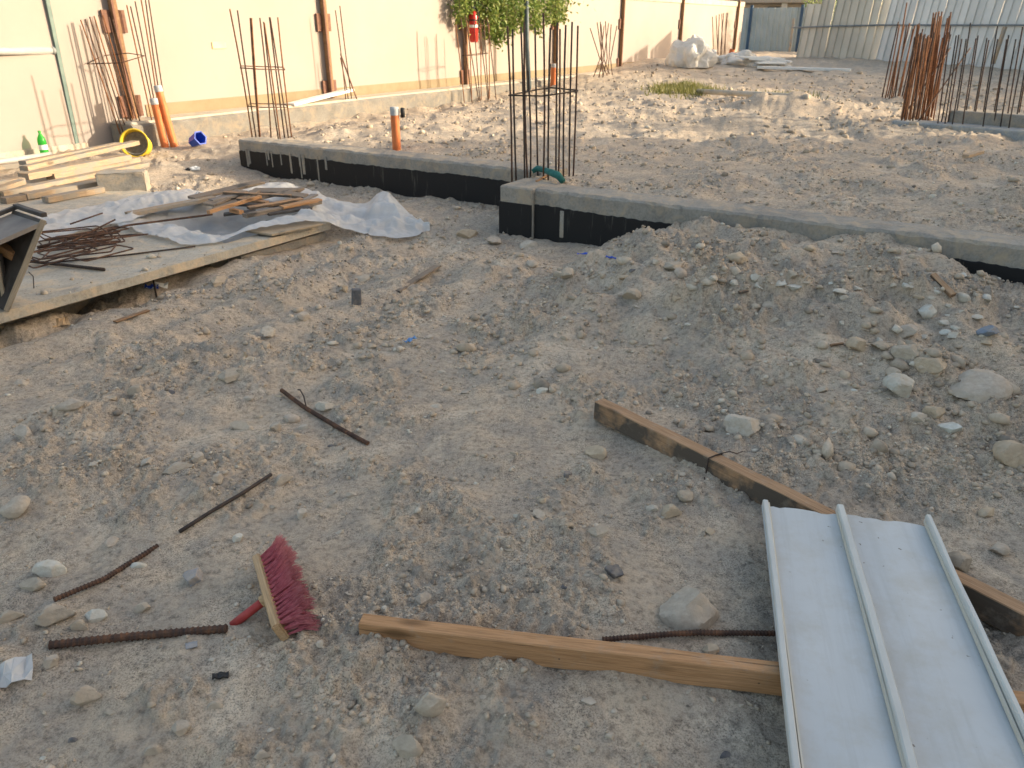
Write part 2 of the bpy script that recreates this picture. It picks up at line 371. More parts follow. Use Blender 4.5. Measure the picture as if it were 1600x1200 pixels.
dusty_bristle()
M['broom_wood'] = wood('broom_block_wood', (.46, .30, .16), (.56, .39, .23), knots=False)
M['wire'] = simple('tie_wire', (.03, .022, .02), (.07, .045, .035), 40, .8, 0)
M['bld'] = simple('plaster_block', (.50, .46, .40), (.58, .54, .47), 1.2, .9, .1, .005, world_=True)
M['glass_dark'] = simple('dark_glass', (.02, .025, .03), (.04, .045, .05), 2, .15, 0, spec=.5)

def panel_mat():
    m, nt, b, L = newmat('white_pvc_panel')
    v = coords(nt, False)
    c = ramp(nt, noise(nt, v, 2.2, 5, .6), [(.35, (.445, .465, .475)), (.7, (.505, .52, .525))]).outputs[0]
    c = mixc(nt, ramp(nt, noise(nt, v, 5, 6, .72), [(.46, (0, 0, 0)), (.70, (.75, .75, .75))]).outputs[0], c, (.40, .38, .335))
    ms = nt.nodes.new('ShaderNodeMapping'); ms.inputs['Scale'].default_value = (26, 1.2, 8); L.new(v, ms.inputs[0])
    c = mixc(nt, ramp(nt, noise(nt, ms.outputs[0], 1.0, 5, .7, .4), [(.50, (0, 0, 0)), (.72, (.5, .5, .5))]).outputs[0], c, (.36, .365, .36))
    c = mixc(nt, ramp(nt, noise(nt, v, 42, 2, .5), [(.735, (0, 0, 0)), (.755, (.9, .9, .9))]).outputs[0], c, (.16, .14, .12))
    mp = nt.nodes.new('ShaderNodeMapping'); mp.inputs['Scale'].default_value = (40, 3, 10); mp.inputs['Rotation'].default_value = (0, 0, .5); L.new(v, mp.inputs[0])
    c = mixc(nt, ramp(nt, noise(nt, mp.outputs[0], 2, 3, .6), [(.72, (0, 0, 0)), (.76, (.35, .35, .35))]).outputs[0], c, (.45, .45, .44))
    L.new(c, b.inputs['Base Color']); b.inputs['Roughness'].default_value = .45; b.inputs['Specular IOR Level'].default_value = .4
    bump(nt, b, noise(nt, v, 3, 3, .5), .12, .01)
    return m
M['panel'] = panel_mat()
M['panel_rib'] = simple('dusty_pvc_rib', (.46, .46, .44), (.54, .54, .51), 7, .5, .1, .003)
M['panel_edge'] = simple('yellowed_pvc', (.50, .46, .38), (.58, .54, .46), 8, .6, .05, .002)

def plastic(name, col, transp):
    m, nt, b, L = newmat(name)
    out = nt.nodes['Material Output']
    v = coords(nt, True)
    cr = ramp(nt, noise(nt, v, 7, 5, .6), [(.3, tuple(c * .85 for c in col)), (.7, col)]).outputs[0]
    L.new(cr, b.inputs['Base Color']); b.inputs['Roughness'].default_value = .33; b.inputs['Specular IOR Level'].default_value = .5
    bump(nt, b, noise(nt, v, 16, 5, .6, 1.0), .45, .02)
    tl = nt.nodes.new('ShaderNodeBsdfTranslucent'); L.new(cr, tl.inputs[0])
    tr = nt.nodes.new('ShaderNodeBsdfTransparent')
    m1 = nt.nodes.new('ShaderNodeMixShader'); m1.inputs[0].default_value = .25; L.new(b.outputs[0], m1.inputs[1]); L.new(tl.outputs[0], m1.inputs[2])
    m2 = nt.nodes.new('ShaderNodeMixShader'); m2.inputs[0].default_value = transp; L.new(m1.outputs[0], m2.inputs[1]); L.new(tr.outputs[0], m2.inputs[2])
    L.new(m2.outputs[0], out.inputs[0])
    return m
M['plastic'] = plastic('polythene_sheet', (.74, .745, .75), .22)
M['plastic_bag'] = plastic('white_plastic_bag', (.78, .76, .72), .05)
def bottle_mat():
    m, nt, b, L = newmat('green_bottle_plastic')
    out = nt.nodes['Material Output']
    b.inputs['Base Color'].default_value = (.05, .42, .06, 1); b.inputs['Roughness'].default_value = .12
    tr = nt.nodes.new('ShaderNodeBsdfTransparent'); tr.inputs[0].default_value = (.25, .8, .25, 1)
    mx = nt.nodes.new('ShaderNodeMixShader'); mx.inputs[0].default_value = .45
    L.new(b.outputs[0], mx.inputs[1]); L.new(tr.outputs[0], mx.inputs[2]); L.new(mx.outputs[0], out.inputs[0])
    return m
M['bottle'] = bottle_mat()
def leaf_mat(name, a, b_, c_):
    m, nt, b, L = newmat(name)
    out = nt.nodes['Material Output']
    rv = nt.nodes.new('ShaderNodeNewGeometry').outputs['Random Per Island']
    c = ramp(nt, rv, [(0, a), (.5, b_), (1, c_)]).outputs[0]
    L.new(c, b.inputs['Base Color']); b.inputs['Roughness'].default_value = .5
    tl = nt.nodes.new('ShaderNodeBsdfTranslucent'); L.new(c, tl.inputs[0])
    mx = nt.nodes.new('ShaderNodeMixShader'); mx.inputs[0].default_value = .35
    L.new(b.outputs[0], mx.inputs[1]); L.new(tl.outputs[0], mx.inputs[2]); L.new(mx.outputs[0], out.inputs[0])
    return m
M['leaf'] = leaf_mat('tree_leaf', (.09, .16, .03), (.17, .25, .05), (.29, .32, .10))
M['grass'] = leaf_mat('grass_blade', (.12, .14, .03), (.19, .19, .05), (.26, .23, .08))
M['bark'] = simple('bark', (.10, .075, .05), (.19, .15, .11), 18, .9, .6, .01)

# ------------------------------------------------------------------ object helpers
def tag(o, label=None, cat=None, group=None, kind=None):
    if label: o['label'] = label
    if cat: o['category'] = cat
    if group: o['group'] = group
    if kind: o['kind'] = kind
    return o
def link(name, me, mat=None, parent=None, mw=None, smooth=False):
    o = bpy.data.objects.new(name, me); COL.objects.link(o)
    if mat is not None and not me.materials: me.materials.append(mat)
    if mw is not None: o.matrix_world = mw
    if parent:
        o.parent = parent; o.matrix_parent_inverse = Matrix.Identity(4)
        if mw is not None: o.matrix_basis = parent_world(parent).inverted() @ mw
    if mw is not None: _pw[o.name] = mw.copy()
    if smooth: me.polygons.foreach_set('use_smooth', [True] * len(me.polygons))
    return o
_pw = {}
def parent_world(p): return _pw.get(p.name, Matrix.Identity(4))
def thing(name, loc, label, cat, group=None, rz=0.0):
    o = bpy.data.objects.new(name, None); COL.objects.link(o); o.empty_display_size = .1
    mw = Matrix.Translation(loc) @ Matrix.Rotation(rz, 4, 'Z'); o.matrix_world = mw; _pw[o.name] = mw
    return tag(o, label, cat, group)
def mesh_py(vs, fs, name='m'):
    me = bpy.data.meshes.new(name); me.from_pydata([tuple(v) for v in vs], [], fs); me.update(); return me
def bm_mesh(bm, name='m'):
    me = bpy.data.meshes.new(name); bm.to_mesh(me); bm.free(); return me
def frame(p0, p1, up=Vector((0, 0, 1))):    # matrix with local X along p0->p1, origin at p0
    x = (p1 - p0).normalized(); y = up.cross(x)
    if y.length < 1e-5: y = Vector((0, 1, 0)).cross(x)
    y.normalize(); z = x.cross(y)
    m = Matrix((x, y, z)).transposed().to_4x4(); m.translation = p0; return m
def tube_mesh(pts, r, n=8, ribs=0.0, close=False, taper=None):
    vs, fs = [], []
    P = [Vector(p) for p in pts]; k = len(P)
    prev = None
    for i, p in enumerate(P):
        if close: d = P[(i + 1) % k] - P[i - 1]
        else: d = P[min(i + 1, k - 1)] - P[max(i - 1, 0)]
        d.normalize()
        a = prev if prev is not None else (Vector((0, 0, 1)) if abs(d.z) < .9 else Vector((1, 0, 0)))
        u = (a - d * a.dot(d)).normalized(); prev = u; v = d.cross(u)
        rr = r if taper is None else r * taper[i]
        if ribs: rr *= 1 + (ribs if i % 3 == 0 else -ribs * .25)
        for j in range(n):
            an = 2 * math.pi * j / n
            vs.append(p + u * (math.cos(an) * rr) + v * (math.sin(an) * rr))
    segs = k if close else k - 1
    for i in range(segs):
        a, b = i * n, ((i + 1) % k) * n
        for j in range(n): fs.append((a + j, a + (j + 1) % n, b + (j + 1) % n, b + j))
    if not close: fs.append(tuple(range(n))[::-1]); fs.append(tuple(range((k - 1) * n, k * n)))
    return mesh_py(vs, fs)
def join_geo(geos):
    V, F = [], []
    for vs, fs in geos:
        o = len(V); V += list(vs); F += [tuple(i + o for i in f) for f in fs]
    return V, F
def beam_geo(L, w, h, bev=.003, seg=8, jit=.0, bow=0.0, rnd=random):
    # bar of length L along +X, cross-section w (y) x h (z), resting on z=0; chamfered, a little uneven
    cs = [(-w/2+bev, 0), (w/2-bev, 0), (w/2, bev), (w/2, h-bev), (w/2-bev, h), (-w/2+bev, h), (-w/2, h-bev), (-w/2, bev)]
    vs, fs = [], []
    for i in range(seg + 1):
        x = L * i / seg; b = bow * math.sin(math.pi * i / seg)
        jy, jz = rnd.uniform(-jit, jit), rnd.uniform(-jit, jit)
        for (a, c) in cs:
            vs.append((x + (rnd.uniform(-jit, jit) if i in (0, seg) else 0), a + jy + b + rnd.uniform(-jit, jit) * .3, c + jz + rnd.uniform(-jit, jit) * .3))
    for i in range(seg):
        for j in range(8): fs.append((i*8+j, (i+1)*8+j, (i+1)*8+(j+1) % 8, i*8+(j+1) % 8))
    fs.append(tuple(range(8))); fs.append(tuple(range(seg*8, seg*8+8))[::-1])
    fs = [f[::-1] for f in fs]
    return vs, fs
def plank(name, p0, p1, w, h, mat, label=None, cat=None, group=None, roll=0.0, parent=None, jit=.0012, bow=0.0, bev=.0025):
    L = (p1 - p0).length
    vs, fs = beam_geo(L, w, h, bev, max(4, int(L / .12)), jit, bow)
    mw = frame(p0, p1) @ Matrix.Rotation(roll, 4, 'X')
    o = link(name, mesh_py(vs, fs), mat, parent, mw)
    return tag(o, label, cat, group) if label or cat else o
def box_geo(a, b):
    (x0, y0, z0), (x1, y1, z1) = a, b
    vs = [(x0,y0,z0),(x1,y0,z0),(x1,y1,z0),(x0,y1,z0),(x0,y0,z1),(x1,y0,z1),(x1,y1,z1),(x0,y1,z1)]
    return vs, [(0,3,2,1),(4,5,6,7),(0,1,5,4),(1,2,6,5),(2,3,7,6),(3,0,4,7)]
def bevel_box(a, b, bev=.006, seg=1):
    vs, fs = box_geo(a, b); bm = bmesh.new(); V = [bm.verts.new(v) for v in vs]
    for f in fs: bm.faces.new([V[i] for i in f])
    if bev: bmesh.ops.bevel(bm, geom=bm.edges[:], offset=bev, segments=seg, affect='EDGES')
    return bm_mesh(bm)
SITE = Matrix((( N.x, W.x, 0, B0.x), (N.y, W.y, 0, B0.y), (0, 0, 1, 0), (0, 0, 0, 1)))   # local (t, s, z) -> world
def lathe_geo(prof, n=20):
    vs, fs = [], []
    for (r, z) in prof:
        for j in range(n):
            a = 2 * math.pi * j / n; vs.append((r * math.cos(a), r * math.sin(a), z))
    for i in range(len(prof) - 1):
        for j in range(n): fs.append((i*n+j, i*n+(j+1) % n, (i+1)*n+(j+1) % n, (i+1)*n+j))
    return vs, fs

# ================================================================== GROUND
taken = []
def Hs(x, y):                               # terrain with the soil banked up round each stone
    z = H(x, y)
    near = np.where((y > .8) & (y < 8))[0]; xn, yn, zn = x[near], y[near], z[near]
    for sx_, sy_, r_ in taken:
        m = np.where((np.abs(xn - sx_) < 3 * r_) & (np.abs(yn - sy_) < 3 * r_))[0]
        if len(m): zn[m] += .12 * r_ * np.exp(-(((xn[m] - sx_) ** 2 + (yn[m] - sy_) ** 2) / (1.45 * r_) ** 2))
    z[near] = zn
    return z
def build_ground():
    ui = np.linspace(-.84, .84, 760)
    uo = np.array([.92, 1.05, 1.25, 1.6, 2.1, 3, 4.5, 7, 11])
    u = np.concatenate([-uo[::-1], ui, uo])
    # rows: evenly spread by view angle over the part in view
    ang = np.linspace(R(55), R(2.0), 690)
    yy = 1.5 / np.tan(ang)
    yb = np.array([-40, -15, -6, -3, -1.2, -.2, .4, .75])
    yf = np.array([48, 56, 70, 95, 140, 220, 400, 800])
    y = np.concatenate([yb, yy, yf])
    scl = np.maximum(y, .6) * .92 + .62
    X = u[None, :] * scl[:, None]; Y = np.repeat(y[:, None], len(u), 1)
    Z = Hs(X.ravel(), Y.ravel()).reshape(X.shape)
    nr, nc = X.shape
    co = np.stack([X, Y, Z], -1).reshape(-1, 3)
    idx = np.arange(nr * nc).reshape(nr, nc)
    q = np.stack([idx[:-1, :-1], idx[:-1, 1:], idx[1:, 1:], idx[1:, :-1]], -1).reshape(-1, 4)
    me = bpy.data.meshes.new('ground')
    me.vertices.add(len(co)); me.vertices.foreach_set('co', co.ravel())
    me.loops.add(q.size); me.loops.foreach_set('vertex_index', q.ravel().astype(np.int32))
    me.polygons.add(len(q)); me.polygons.foreach_set('loop_start', (np.arange(len(q)) * 4).astype(np.int32))
    me.polygons.foreach_set('loop_total', np.full(len(q), 4, np.int32))
    me.update(calc_edges=True); me.polygons.foreach_set('use_smooth', np.ones(len(q), bool))
    o = link('ground', me, M['dirt']); o['kind'] = 'structure'

# ---- neighbouring building that shades the near half of the site (stands right of the frame)
def neighbour():
    t = thing('building', (24, -2, 0), 'plain plastered building standing right of the site, its shade lying over the near ground', 'building')
    mw = Matrix.Translation((24, -2, 0))
    link('wall', bevel_box((-7, -30, -.2), (10, 8.4, 13), .03), M['bld'], t, mw)
    link('wall', bevel_box((-7, 8.405, -.2), (6, 11.0, 5.7), .03), M['bld'], t, mw)
    for z in (1.2, 4.4):
        for y in (-20, -14, -8, -2, 4):
            link('window', bevel_box((-7.03, y, z), (-6.99, y + 1.6, z + 1.5), .01), M['glass_dark'], t, mw)
neighbour()

# ================================================================== CONCRETE BEAMS
def rough_beam(parent, t0, t1, s0, s1, z0, z1, zb, name_top='concrete_top'):
    """upper bare concrete, lower bitumen coat standing 3 mm proud with a ragged top edge"""
    nseg = max(6, int((t1 - t0) / .06))
    vs, fs = [], []
    def prof(i):
        j = [random.uniform(-.006, .006) for _ in range(6)]
        return [(s0 + j[0]*.5, z0), (s0 + j[0]*.5, z1 - .018 + j[1]), (s0 + .018 + j[2], z1 + j[3]), ((s0+s1)/2, z1 + .004 + j[4]), (s1 - .012, z1 + j[5]), (s1, z1 - .015), (s1, z0)]
    n = 7
    for i in range(nseg + 1):
        tt = t0 + (t1 - t0) * i / nseg
        for (a, b) in prof(i): vs.append((tt, a, b))
    for i in range(nseg):
        for j in range(n - 1): fs.append((i*n+j, (i+1)*n+j, (i+1)*n+j+1, i*n+j+1))
    fs.append(tuple(range(n))[::-1]); fs.append(tuple(range(nseg*n, nseg*n+n)))
    fs = [f[::-1] for f in fs]
    o = link(name_top, mesh_py(vs, fs), M['concrete'], parent, SITE)
    # coat
    vs, fs = [], []
    ns = max(8, int((t1 - t0) / .018)); ph = random.random() * 50
    for i in range(ns + 1):
        tt = t0 - .004 + (t1 - t0 + .008) * i / ns
        e = zb + .014 * float(perlin(np.array([tt * 2 + ph]), np.array([.3]), 3)[0]) + .008 * float(perlin(np.array([tt * 23 + ph]), np.array([.7]), 4)[0])
        for (a, b) in ((s0 + .06, z0), (s0 - .007, z0), (s0 - .007, e - .004), (s0 - .004, e), (s0 + .06, e)): vs.append((tt, a, b))
    for i in range(ns):
        for j in range(4): fs.append((i*5+j, i*5+j+1, (i+1)*5+j+1, (i+1)*5+j))
    fs.append((0, 1, 2, 3, 4)[::-1]); fs.append(tuple(range(ns*5, ns*5+5)))
    fs = [f[::-1] for f in fs]
    link('bitumen_coat', mesh_py(vs, fs), M['bitumen'], parent, SITE)
nb = thing('ground_beam', S(0, 0), 'grey ground beam with black tarred side, partly buried under heaped soil', 'beam')
rough_beam(nb, .0, 9.0, .0, .30, -.25, .40, .275)
eb = link('end_block', bevel_box((-.035, -.035, -.25), (.27, .36, .405), .012), M['concrete'], nb, SITE)
link('block_coat', bevel_box((-.042, -.042, -.25), (.262, .05, .28), .004), M['bitumen'], eb, SITE)
# grey drip on the tar
link('mortar_drip', bevel_box((.50, -.011, .05), (.535, .0, .26), .004), M['concrete'], nb, SITE)
fb = thing('ground_beam', S(.8, -4.1), 'long ground beam with tarred black side and grey drips, behind the corner cage', 'beam')
rough_beam(fb, -4.1, -.03, .80, 1.10, -.2, .385, .27)
for i in range(15):
    tt = -4.0 + random.random() ** 1.4 * 1.5; ln = random.uniform(.08, .26); w_ = random.uniform(.012, .04)
    link('mortar_drip', bevel_box((tt, .789, .29 - ln), (tt + w_, .80, .30), .003), M['concrete'], fb, SITE)
# curb along the boundary wall
curb_s0 = wallpt(175, -6.2)
cb = thing('concrete_curb', S(curb_s0, -6.2), 'long pale concrete curb along the foot of the cream wall', 'curb')
def curb_geo():
    vs, fs = [], []; n = 60; k = 5
    for i in range(n + 1):
        s_ = curb_s0 + (26.5 - curb_s0) * i / n; j = [random.uniform(-.012, .012) for _ in range(4)]
        for (a, b) in ((-6.02 + j[0]*.5, -.2), (-6.02 + j[0]*.5, .40 + j[1]), (-6.045, .425 + j[2]), (-6.5, .43 + j[3]), (-6.5, -.2)): vs.append((a, s_, b))
    for i in range(n):
        for j in range(k - 1): fs.append((i*k+j, i*k+j+1, (i+1)*k+j+1, (i+1)*k+j))
    fs.append(tuple(range(k))); fs.append(tuple(range(n*k, n*k+k))[::-1])
    return vs, [f[::-1] for f in fs]
link('curb_body', mesh_py(*curb_geo()), M['curb_grey'], cb, SITE)
link('pale_top', bevel_box((-6.5, curb_s0 + .02, .40), (-6.07, 26.4, .452), .02), M['concrete_pale'], cb, SITE)  # paler strip along the top of the greyer curb body
# right-hand beam with starter bars
rbp = [g(1405, 193, .40), g(1600, 209, .40)]
d_ = (rbp[1] - rbp[0]).normalized()
tb = thing('ground_beam', rbp[0], 'low concrete beam at the right edge under the row of rusty starter bars', 'beam')
mwb = frame(rbp[0] - d_ * .1, rbp[1])
link('concrete_top', bevel_box((0, 0, -.35), (5.0, .35, .03), .015), M['concrete_blue'], tb, mwb)
link('upstand', bevel_box((.55, .37, -.3), (5.0, .75, .17), .012), M['concrete'], tb, mwb)

# ================================================================== BOUNDARY WALL
ws0, ws1 = -6.0, wallpt(1152)
WALLH = 2.30
wall = thing('boundary_wall', S(ws0, -6.55), 'long cream rendered boundary wall with ochre band along its foot', 'wall')
link('rendered_face', bevel_box((-6.78, ws0, -.3), (-6.55, ws1, WALLH - .1), .0), M['wall'], wall, SITE)
link('coping', bevel_box((-6.80, ws0, WALLH - .098), (-6.525, ws1, WALLH + .08), .012), M['concrete_pale'], wall, SITE)
a, b = wallpt(215), ws1
link('ochre_band', bevel_box((-6.552, a, .3), (-6.538, b, .60), .003), M['skirt'], wall, SITE)
link('plaster_foot', bevel_box((-6.552, ws0, -.1), (-6.535, a - .9, .22), .003), M['concrete_pale'], wall, SITE)
s_ = wallpt(345)
link('yellow_tag', bevel_box((-6.552, s_ - .1, 1.255), (-6.535, s_ + .14, 1.345), .003), M['label_yellow'], wall, SITE)

post_px = [(200, 'brown post with red steel plates behind the leftmost rebar cage'), (519, 'brown post with red plates where a plank leans on the curb'), (733, 'brown post carrying the red fire extinguisher'), (872, 'brown post half hidden behind the corner rebar cage'),
           (973, 'brown post right of the bunched and crossing bars'), (1063, 'brown post above the heap of white bags'), (1147, 'last brown post at the far end of the cream wall')]
post_s = []
for px, lab in post_px:
    s_ = wallpt(px, -6.42); post_s.append(s_)
    p = thing('wall_post', S(s_, -6.42, .3), lab, 'post', 'brown posts along the cream wall')
    sh = link('shaft', bevel_box((-6.535, s_ - .035, .2), (-6.455, s_ + .04, 2.5), .006), M['post_timber'], p, SITE)
    link('shaft_flange', bevel_box((-6.453, s_ - .045, .2), (-6.443, s_ - .012, 2.5), .003), M['post'], p, SITE)
    for zc in (.60, 1.60):
        for sd in (-1, 1):
            a = s_ + sd * .10
            link('plate', bevel_box((-6.536, a - .055, zc - .13), (-6.51, a + .055, zc + .13), .003), M['post'], sh, SITE)

# ================================================================== REBAR
def bar(parent, p0, p1, r, mat, bend=0.0, n=6):
    d = p1 - p0; k = 5
    pts = [p0 + d * (i / (k - 1)) + Vector((bend * math.sin(math.pi * i / (k - 1)), bend * .5 * math.sin(math.pi * i / (k - 1)), 0)) for i in range(k)]
    o = link('rebar', tube_mesh(pts, r, n), mat, None, None, True)
    if parent: reparent(o, parent)
    return o
def reparent(o, p):
    o.parent = p; o.matrix_parent_inverse = Matrix.Identity(4); o.matrix_basis = parent_world(p).inverted() @ o.matrix_basis
def hoop(parent, pts, r, mat):
    o = link('hoop', tube_mesh(pts, r, 6, close=True), mat, None, None, True); reparent(o, parent); return o
def cage(name, base, y_top_pts, r, mat, label, hoop_rows=(), cat='rebar cage', group='rebar cages standing on the site', mat2=None):
    """base: list of world base points; y_top_pts: photo rows (px,py) of each bar's top at the base's forward distance"""
    c = sum(base, Vector()) / len(base)
    t = thing(name, c, label, cat, group)
    tops = []
    for i, (b, tp) in enumerate(zip(base, y_top_pts)):
        p1 = fy(tp[0], tp[1], b.y); tops.append(p1)
        bar(t, b - Vector((0, 0, .12)), p1, r, (mat2 if mat2 and i % 3 == 0 else mat), random.uniform(-.012, .012))
    return t, tops
# --- corner cage on the near beam (nearest)
zB = .40
base_px = [(800,277),(807,275),(820,266),(825,277),(829,265),(841,265),(849,277),(857,277),(869,266),(873,265),(881,272),(890,267),(896,266)]
top_px  = [(793,41),(801,46),(814,42),(819,34),(825,110),(836,43),(849,20),(860,43),(871,35),(875,45),(884,39),(894,34),(903,40)]
B = [g(x, y, zB) for x, y in base_px]
# pull the back row behind the front row
t, tops = cage('rebar_cage', B, top_px, .0078, M['rebar_dark'], 'tall dark rebar cage on the corner of the near ground beam', mat2=M['rebar'])
hp = [fy(795, 149, B[0].y - .01), fy(850, 150, B[6].y - .01), fy(903, 142, B[10].y), fy(902, 141, B[12].y + .02), fy(860, 137, B[5].y + .03), fy(840, 140, B[5].y + .03)]
hoop(t, hp, .006, M['rebar_dark'])
# --- cage on the left end of the far beam
bx = [393,399,404,405,422,433,436,443,449,454]; by = [206,206,206,206,205,202,202,200,201,200]
tx = [359,371,391,393,406,412,413,421,422,434]; ty = [14,16,28,28,28,34,36,27,27,27]
B = [g(x, y, .40) for x, y in zip(bx, by)]
t, tops = cage('rebar_cage', B, list(zip(tx, ty)), .0085, M['rebar'], 'golden brown rebar cage at the left end of the tarred beam', mat2=M['rebar_orange'])
hoop(t, [fy(375,106,B[0].y-.02), fy(405,108,B[4].y-.02), fy(445,109,B[9].y), fy(443,105,B[9].y+.2), fy(410,104,B[5].y+.25), fy(377,103,B[0].y+.12)], .006, M['rebar'])
hoop(t, [fy(388,166,B[0].y-.02), fy(412,168,B[4].y-.02), fy(449,168,B[9].y), fy(447,163,B[9].y+.2), fy(415,162,B[5].y+.25), fy(390,162,B[0].y+.12)], .006, M['rebar'])
# --- cage behind the first post
def on_curb(px, t_): s_ = wallpt(px, t_); return S(s_, t_, .42)
bx = [166,172,178,184,188,190,193,199,203,222,228,231,234,240,246]; tx = [126,133,140,147,154,158,161,170,176,198,204,211,217,224,230]; ty = [31,30,26,25,23,28,24,27,30,8,10,2,-20,-25,-15]
B = [on_curb(x, random.choice((-6.12, -6.2, -6.3))) for x in bx]
t, tops = cage('rebar_cage', B, list(zip(tx, ty)), .0085, M['rebar'], 'leftmost rebar cage on the curb end in front of the first brown post', mat2=M['rebar_orange'])
hoop(t, [fy(136,100,B[0].y-.05), fy(190,98,B[3].y-.05), fy(226,87,B[8].y), fy(200,83,B[8].y+.1), fy(160,87,B[3].y+.15)], .006, M['rebar'])
# --- few bars by the second post
B = [on_curb(x, -6.15) for x in (536, 541, 546)]
t, tops = cage('rebar_cage', B, [(524,16),(532,90),(531,9)], .0085, M['rebar'], 'three starter bars on the curb beside the second brown post')
bar(t, on_curb(554, -6.08), fy(532, 84, on_curb(554, -6.08).y), .012, M['post'])
# --- cage under the extinguisher
bx = [725,729,733,736,742,747,751,756,760,764]; tx = [712,720,727,732,741,747,751,756,761,764]; ty = [38,28,24,36,32,34,36,30,28,38]
B = [S(wallpt(x, -5.8), -5.8 + .12 * (i % 3), .2) for i, x in enumerate(bx)]
t, tops = cage('rebar_cage', B, list(zip(tx, ty)), .0095, M['rebar'], 'rusty rebar cage in front of the fire extinguisher', mat2=M['rebar_orange'])
hoop(t, [fy(722,87,B[0].y-.05), fy(745,86,B[4].y-.1), fy(763,83,B[9].y), fy(745,84,B[4].y+.25)], .006, M['rebar'])
# --- bunched, crossing bars
bx = [926,930,934,938,942,946,950,953,956]; tx = [922,933,939,938,946,944,955,964,951]; ty = [44,35,38,34,33,40,38,40,36]
by0 = S(wallpt(940, -5.6), -5.6, .3)
B = []
for i, x in enumerate(bx):
    s_ = wallpt(x, -5.6); p = S(s_, -5.6 + .1 * (i % 2)); p.z = h1(p.x, p.y); B.append(p)
t = thing('rebar_cage', B[4], 'bunched crossing rebar tied at the middle, splayed at the top, near the wall', 'rebar cage', 'rebar cages standing on the site')
for b, x, y_ in zip(B, tx, ty):
    mid = fy(942 + (x - 942) * .45 + random.uniform(-5, 5), 92, b.y); top = fy(x, y_, b.y)
    o = link('rebar', tube_mesh([b - Vector((0, 0, .1)), mid, top], .011, 6), M['rebar'], None, None, True); reparent(o, t)
# --- far cage
bx = [1114,1117,1120,1122,1124,1127,1129]; tx = [1113,1119,1124,1128,1131,1135,1137]; ty = [26,24,22,21,20,20,20]
B = []
for i, x in enumerate(bx):
    s_ = wallpt(x, -5.5); p = S(s_, -5.5 + .1 * (i % 2)); p.z = h1(p.x, p.y); B.append(p)
t, tops = cage('rebar_cage', B, list(zip(tx, ty)), .013, M['rebar'], 'far rebar cage beside the white bags at the end of the wall')
# --- right: small rusty cluster
B, T = [], []
for i in range(13):
    px = 1379 + 3.3 * i + random.uniform(-1, 1); p = gnd(px, 154 - random.uniform(0, 4)); B.append(p)
    T.append((px + 22 + random.uniform(-5, 6), random.choice((38, 40, 45, 34, 36)) ))
T[4] = (1417, 4)
t, tops = cage('rebar_cage', B, T, .012, M['rebar_orange'], 'narrow cluster of orange rusty bars left of the dense bundle', mat2=M['rebar'])
# --- right: dense bundle
zc = .40
B, T = [], []
for i in range(44):
    px = 1408 + 50 * (i / 43) + random.uniform(-2, 2); py = 188 + random.uniform(-9, 5); B.append(g(px, py, zc))
    hi = i > 20 and random.random() < .45
    T.append((px + 23 + random.uniform(-6, 8), random.uniform(17, 36) if hi else random.uniform(50, 60)))
t, tops = cage('rebar_cage', B, T, .0102, M['rebar_orange'], 'dense bundle of orange rusty starter bars at the right', mat2=M['rebar'])
bar(t, g(1407, 188, .41), fy(1485, 75, g(1407, 188, .41).y + .5), .009, M['rebar'])
bar(t, g(1433, 192, .41), fy(1516, 75, g(1433, 192, .41).y + .5), .009, M['rebar'])
# --- right: row of bars on the beam
B, T = [], []
for i, px in enumerate([1466,1471,1477,1482,1488,1493,1505,1507,1519,1522,1535,1537,1551,1554,1564,1573,1577,1587,1590,1598,1604,1612,1620,1632,1646]):
    py = 193 + (px - 1466) * .06 + random.uniform(-4, 3); B.append(g(px, py, .41))
    T.append((px + 21 + (px - 1466) * .03 + random.uniform(-3, 3), random.uniform(54, 64) if i % 5 else random.uniform(34, 48)))
t, tops = cage('rebar_cage', B, T, .0088, M['rebar_dark'], 'row of dark starter bars along the beam at the right edge', mat2=M['rebar'])

# ================================================================== ORANGE DRAIN PIPES
def pipe_stub(p0, p1, r, label, cap=.07, plug=False):
    t = thing('drain_pipe', p0, label, 'pipe', 'orange drain pipes standing up from the ground')
    d = (p1 - p0).normalized(); L = (p1 - p0).length
    q = d.to_track_quat('Z', 'Y').to_matrix().to_4x4(); q.translation = p0
    pbd = link('pipe_body', mesh_py(*lathe_geo([(r, -.15), (r, L - cap), (r * 1.0, L), (r * .8, L), (r * .8, L - .1)], 18)), M['orange'], t, q, True)
    if cap: link('tape_cap', mesh_py(*lathe_geo([(r * 1.04, L - cap), (r * 1.05, L - cap * .3), (r * 1.02, L + .004), (0, L + .006)], 18)), M['cap'], t, q, True)
    if plug:
        q2 = q.copy(); q2.translation = p0 + d * (L - .05) + Vector((r * 1.9, 0, 0))
        link('plug', mesh_py(*lathe_geo([(0, -.05), (r * .5, -.05), (r * .5, .045), (0, .05)], 12)), M['black'], t, q2, True)
def colpt(px, py, t_):
    d = ray(px, py); k = (t_ + B0.dot(N)) / (d.x * N.x + d.y * N.y); p = Vector((d.x * k, d.y * k, 0)); p.z = h1(p.x, p.y); return p
p = colpt(272, 226, -5.80); pipe_stub(p, fy(246, 134, p.y), .048, 'taller of the two orange pipes left of the blue tub')
p = colpt(257, 223, -5.86); pipe_stub(p, fy(240, 154, p.y), .048, 'shorter of the two orange pipes beside the yellow bucket')
p = gnd(620, 233); pipe_stub(p, fy(616, 168, p.y), .045, 'single orange pipe with grey taped top behind the tarred beam', .075, True)
p = S(wallpt(865, -5.75), -5.75, .28); pipe_stub(p, fy(866, 100, p.y), .07, 'orange pipe seen through the corner rebar cage', .07)
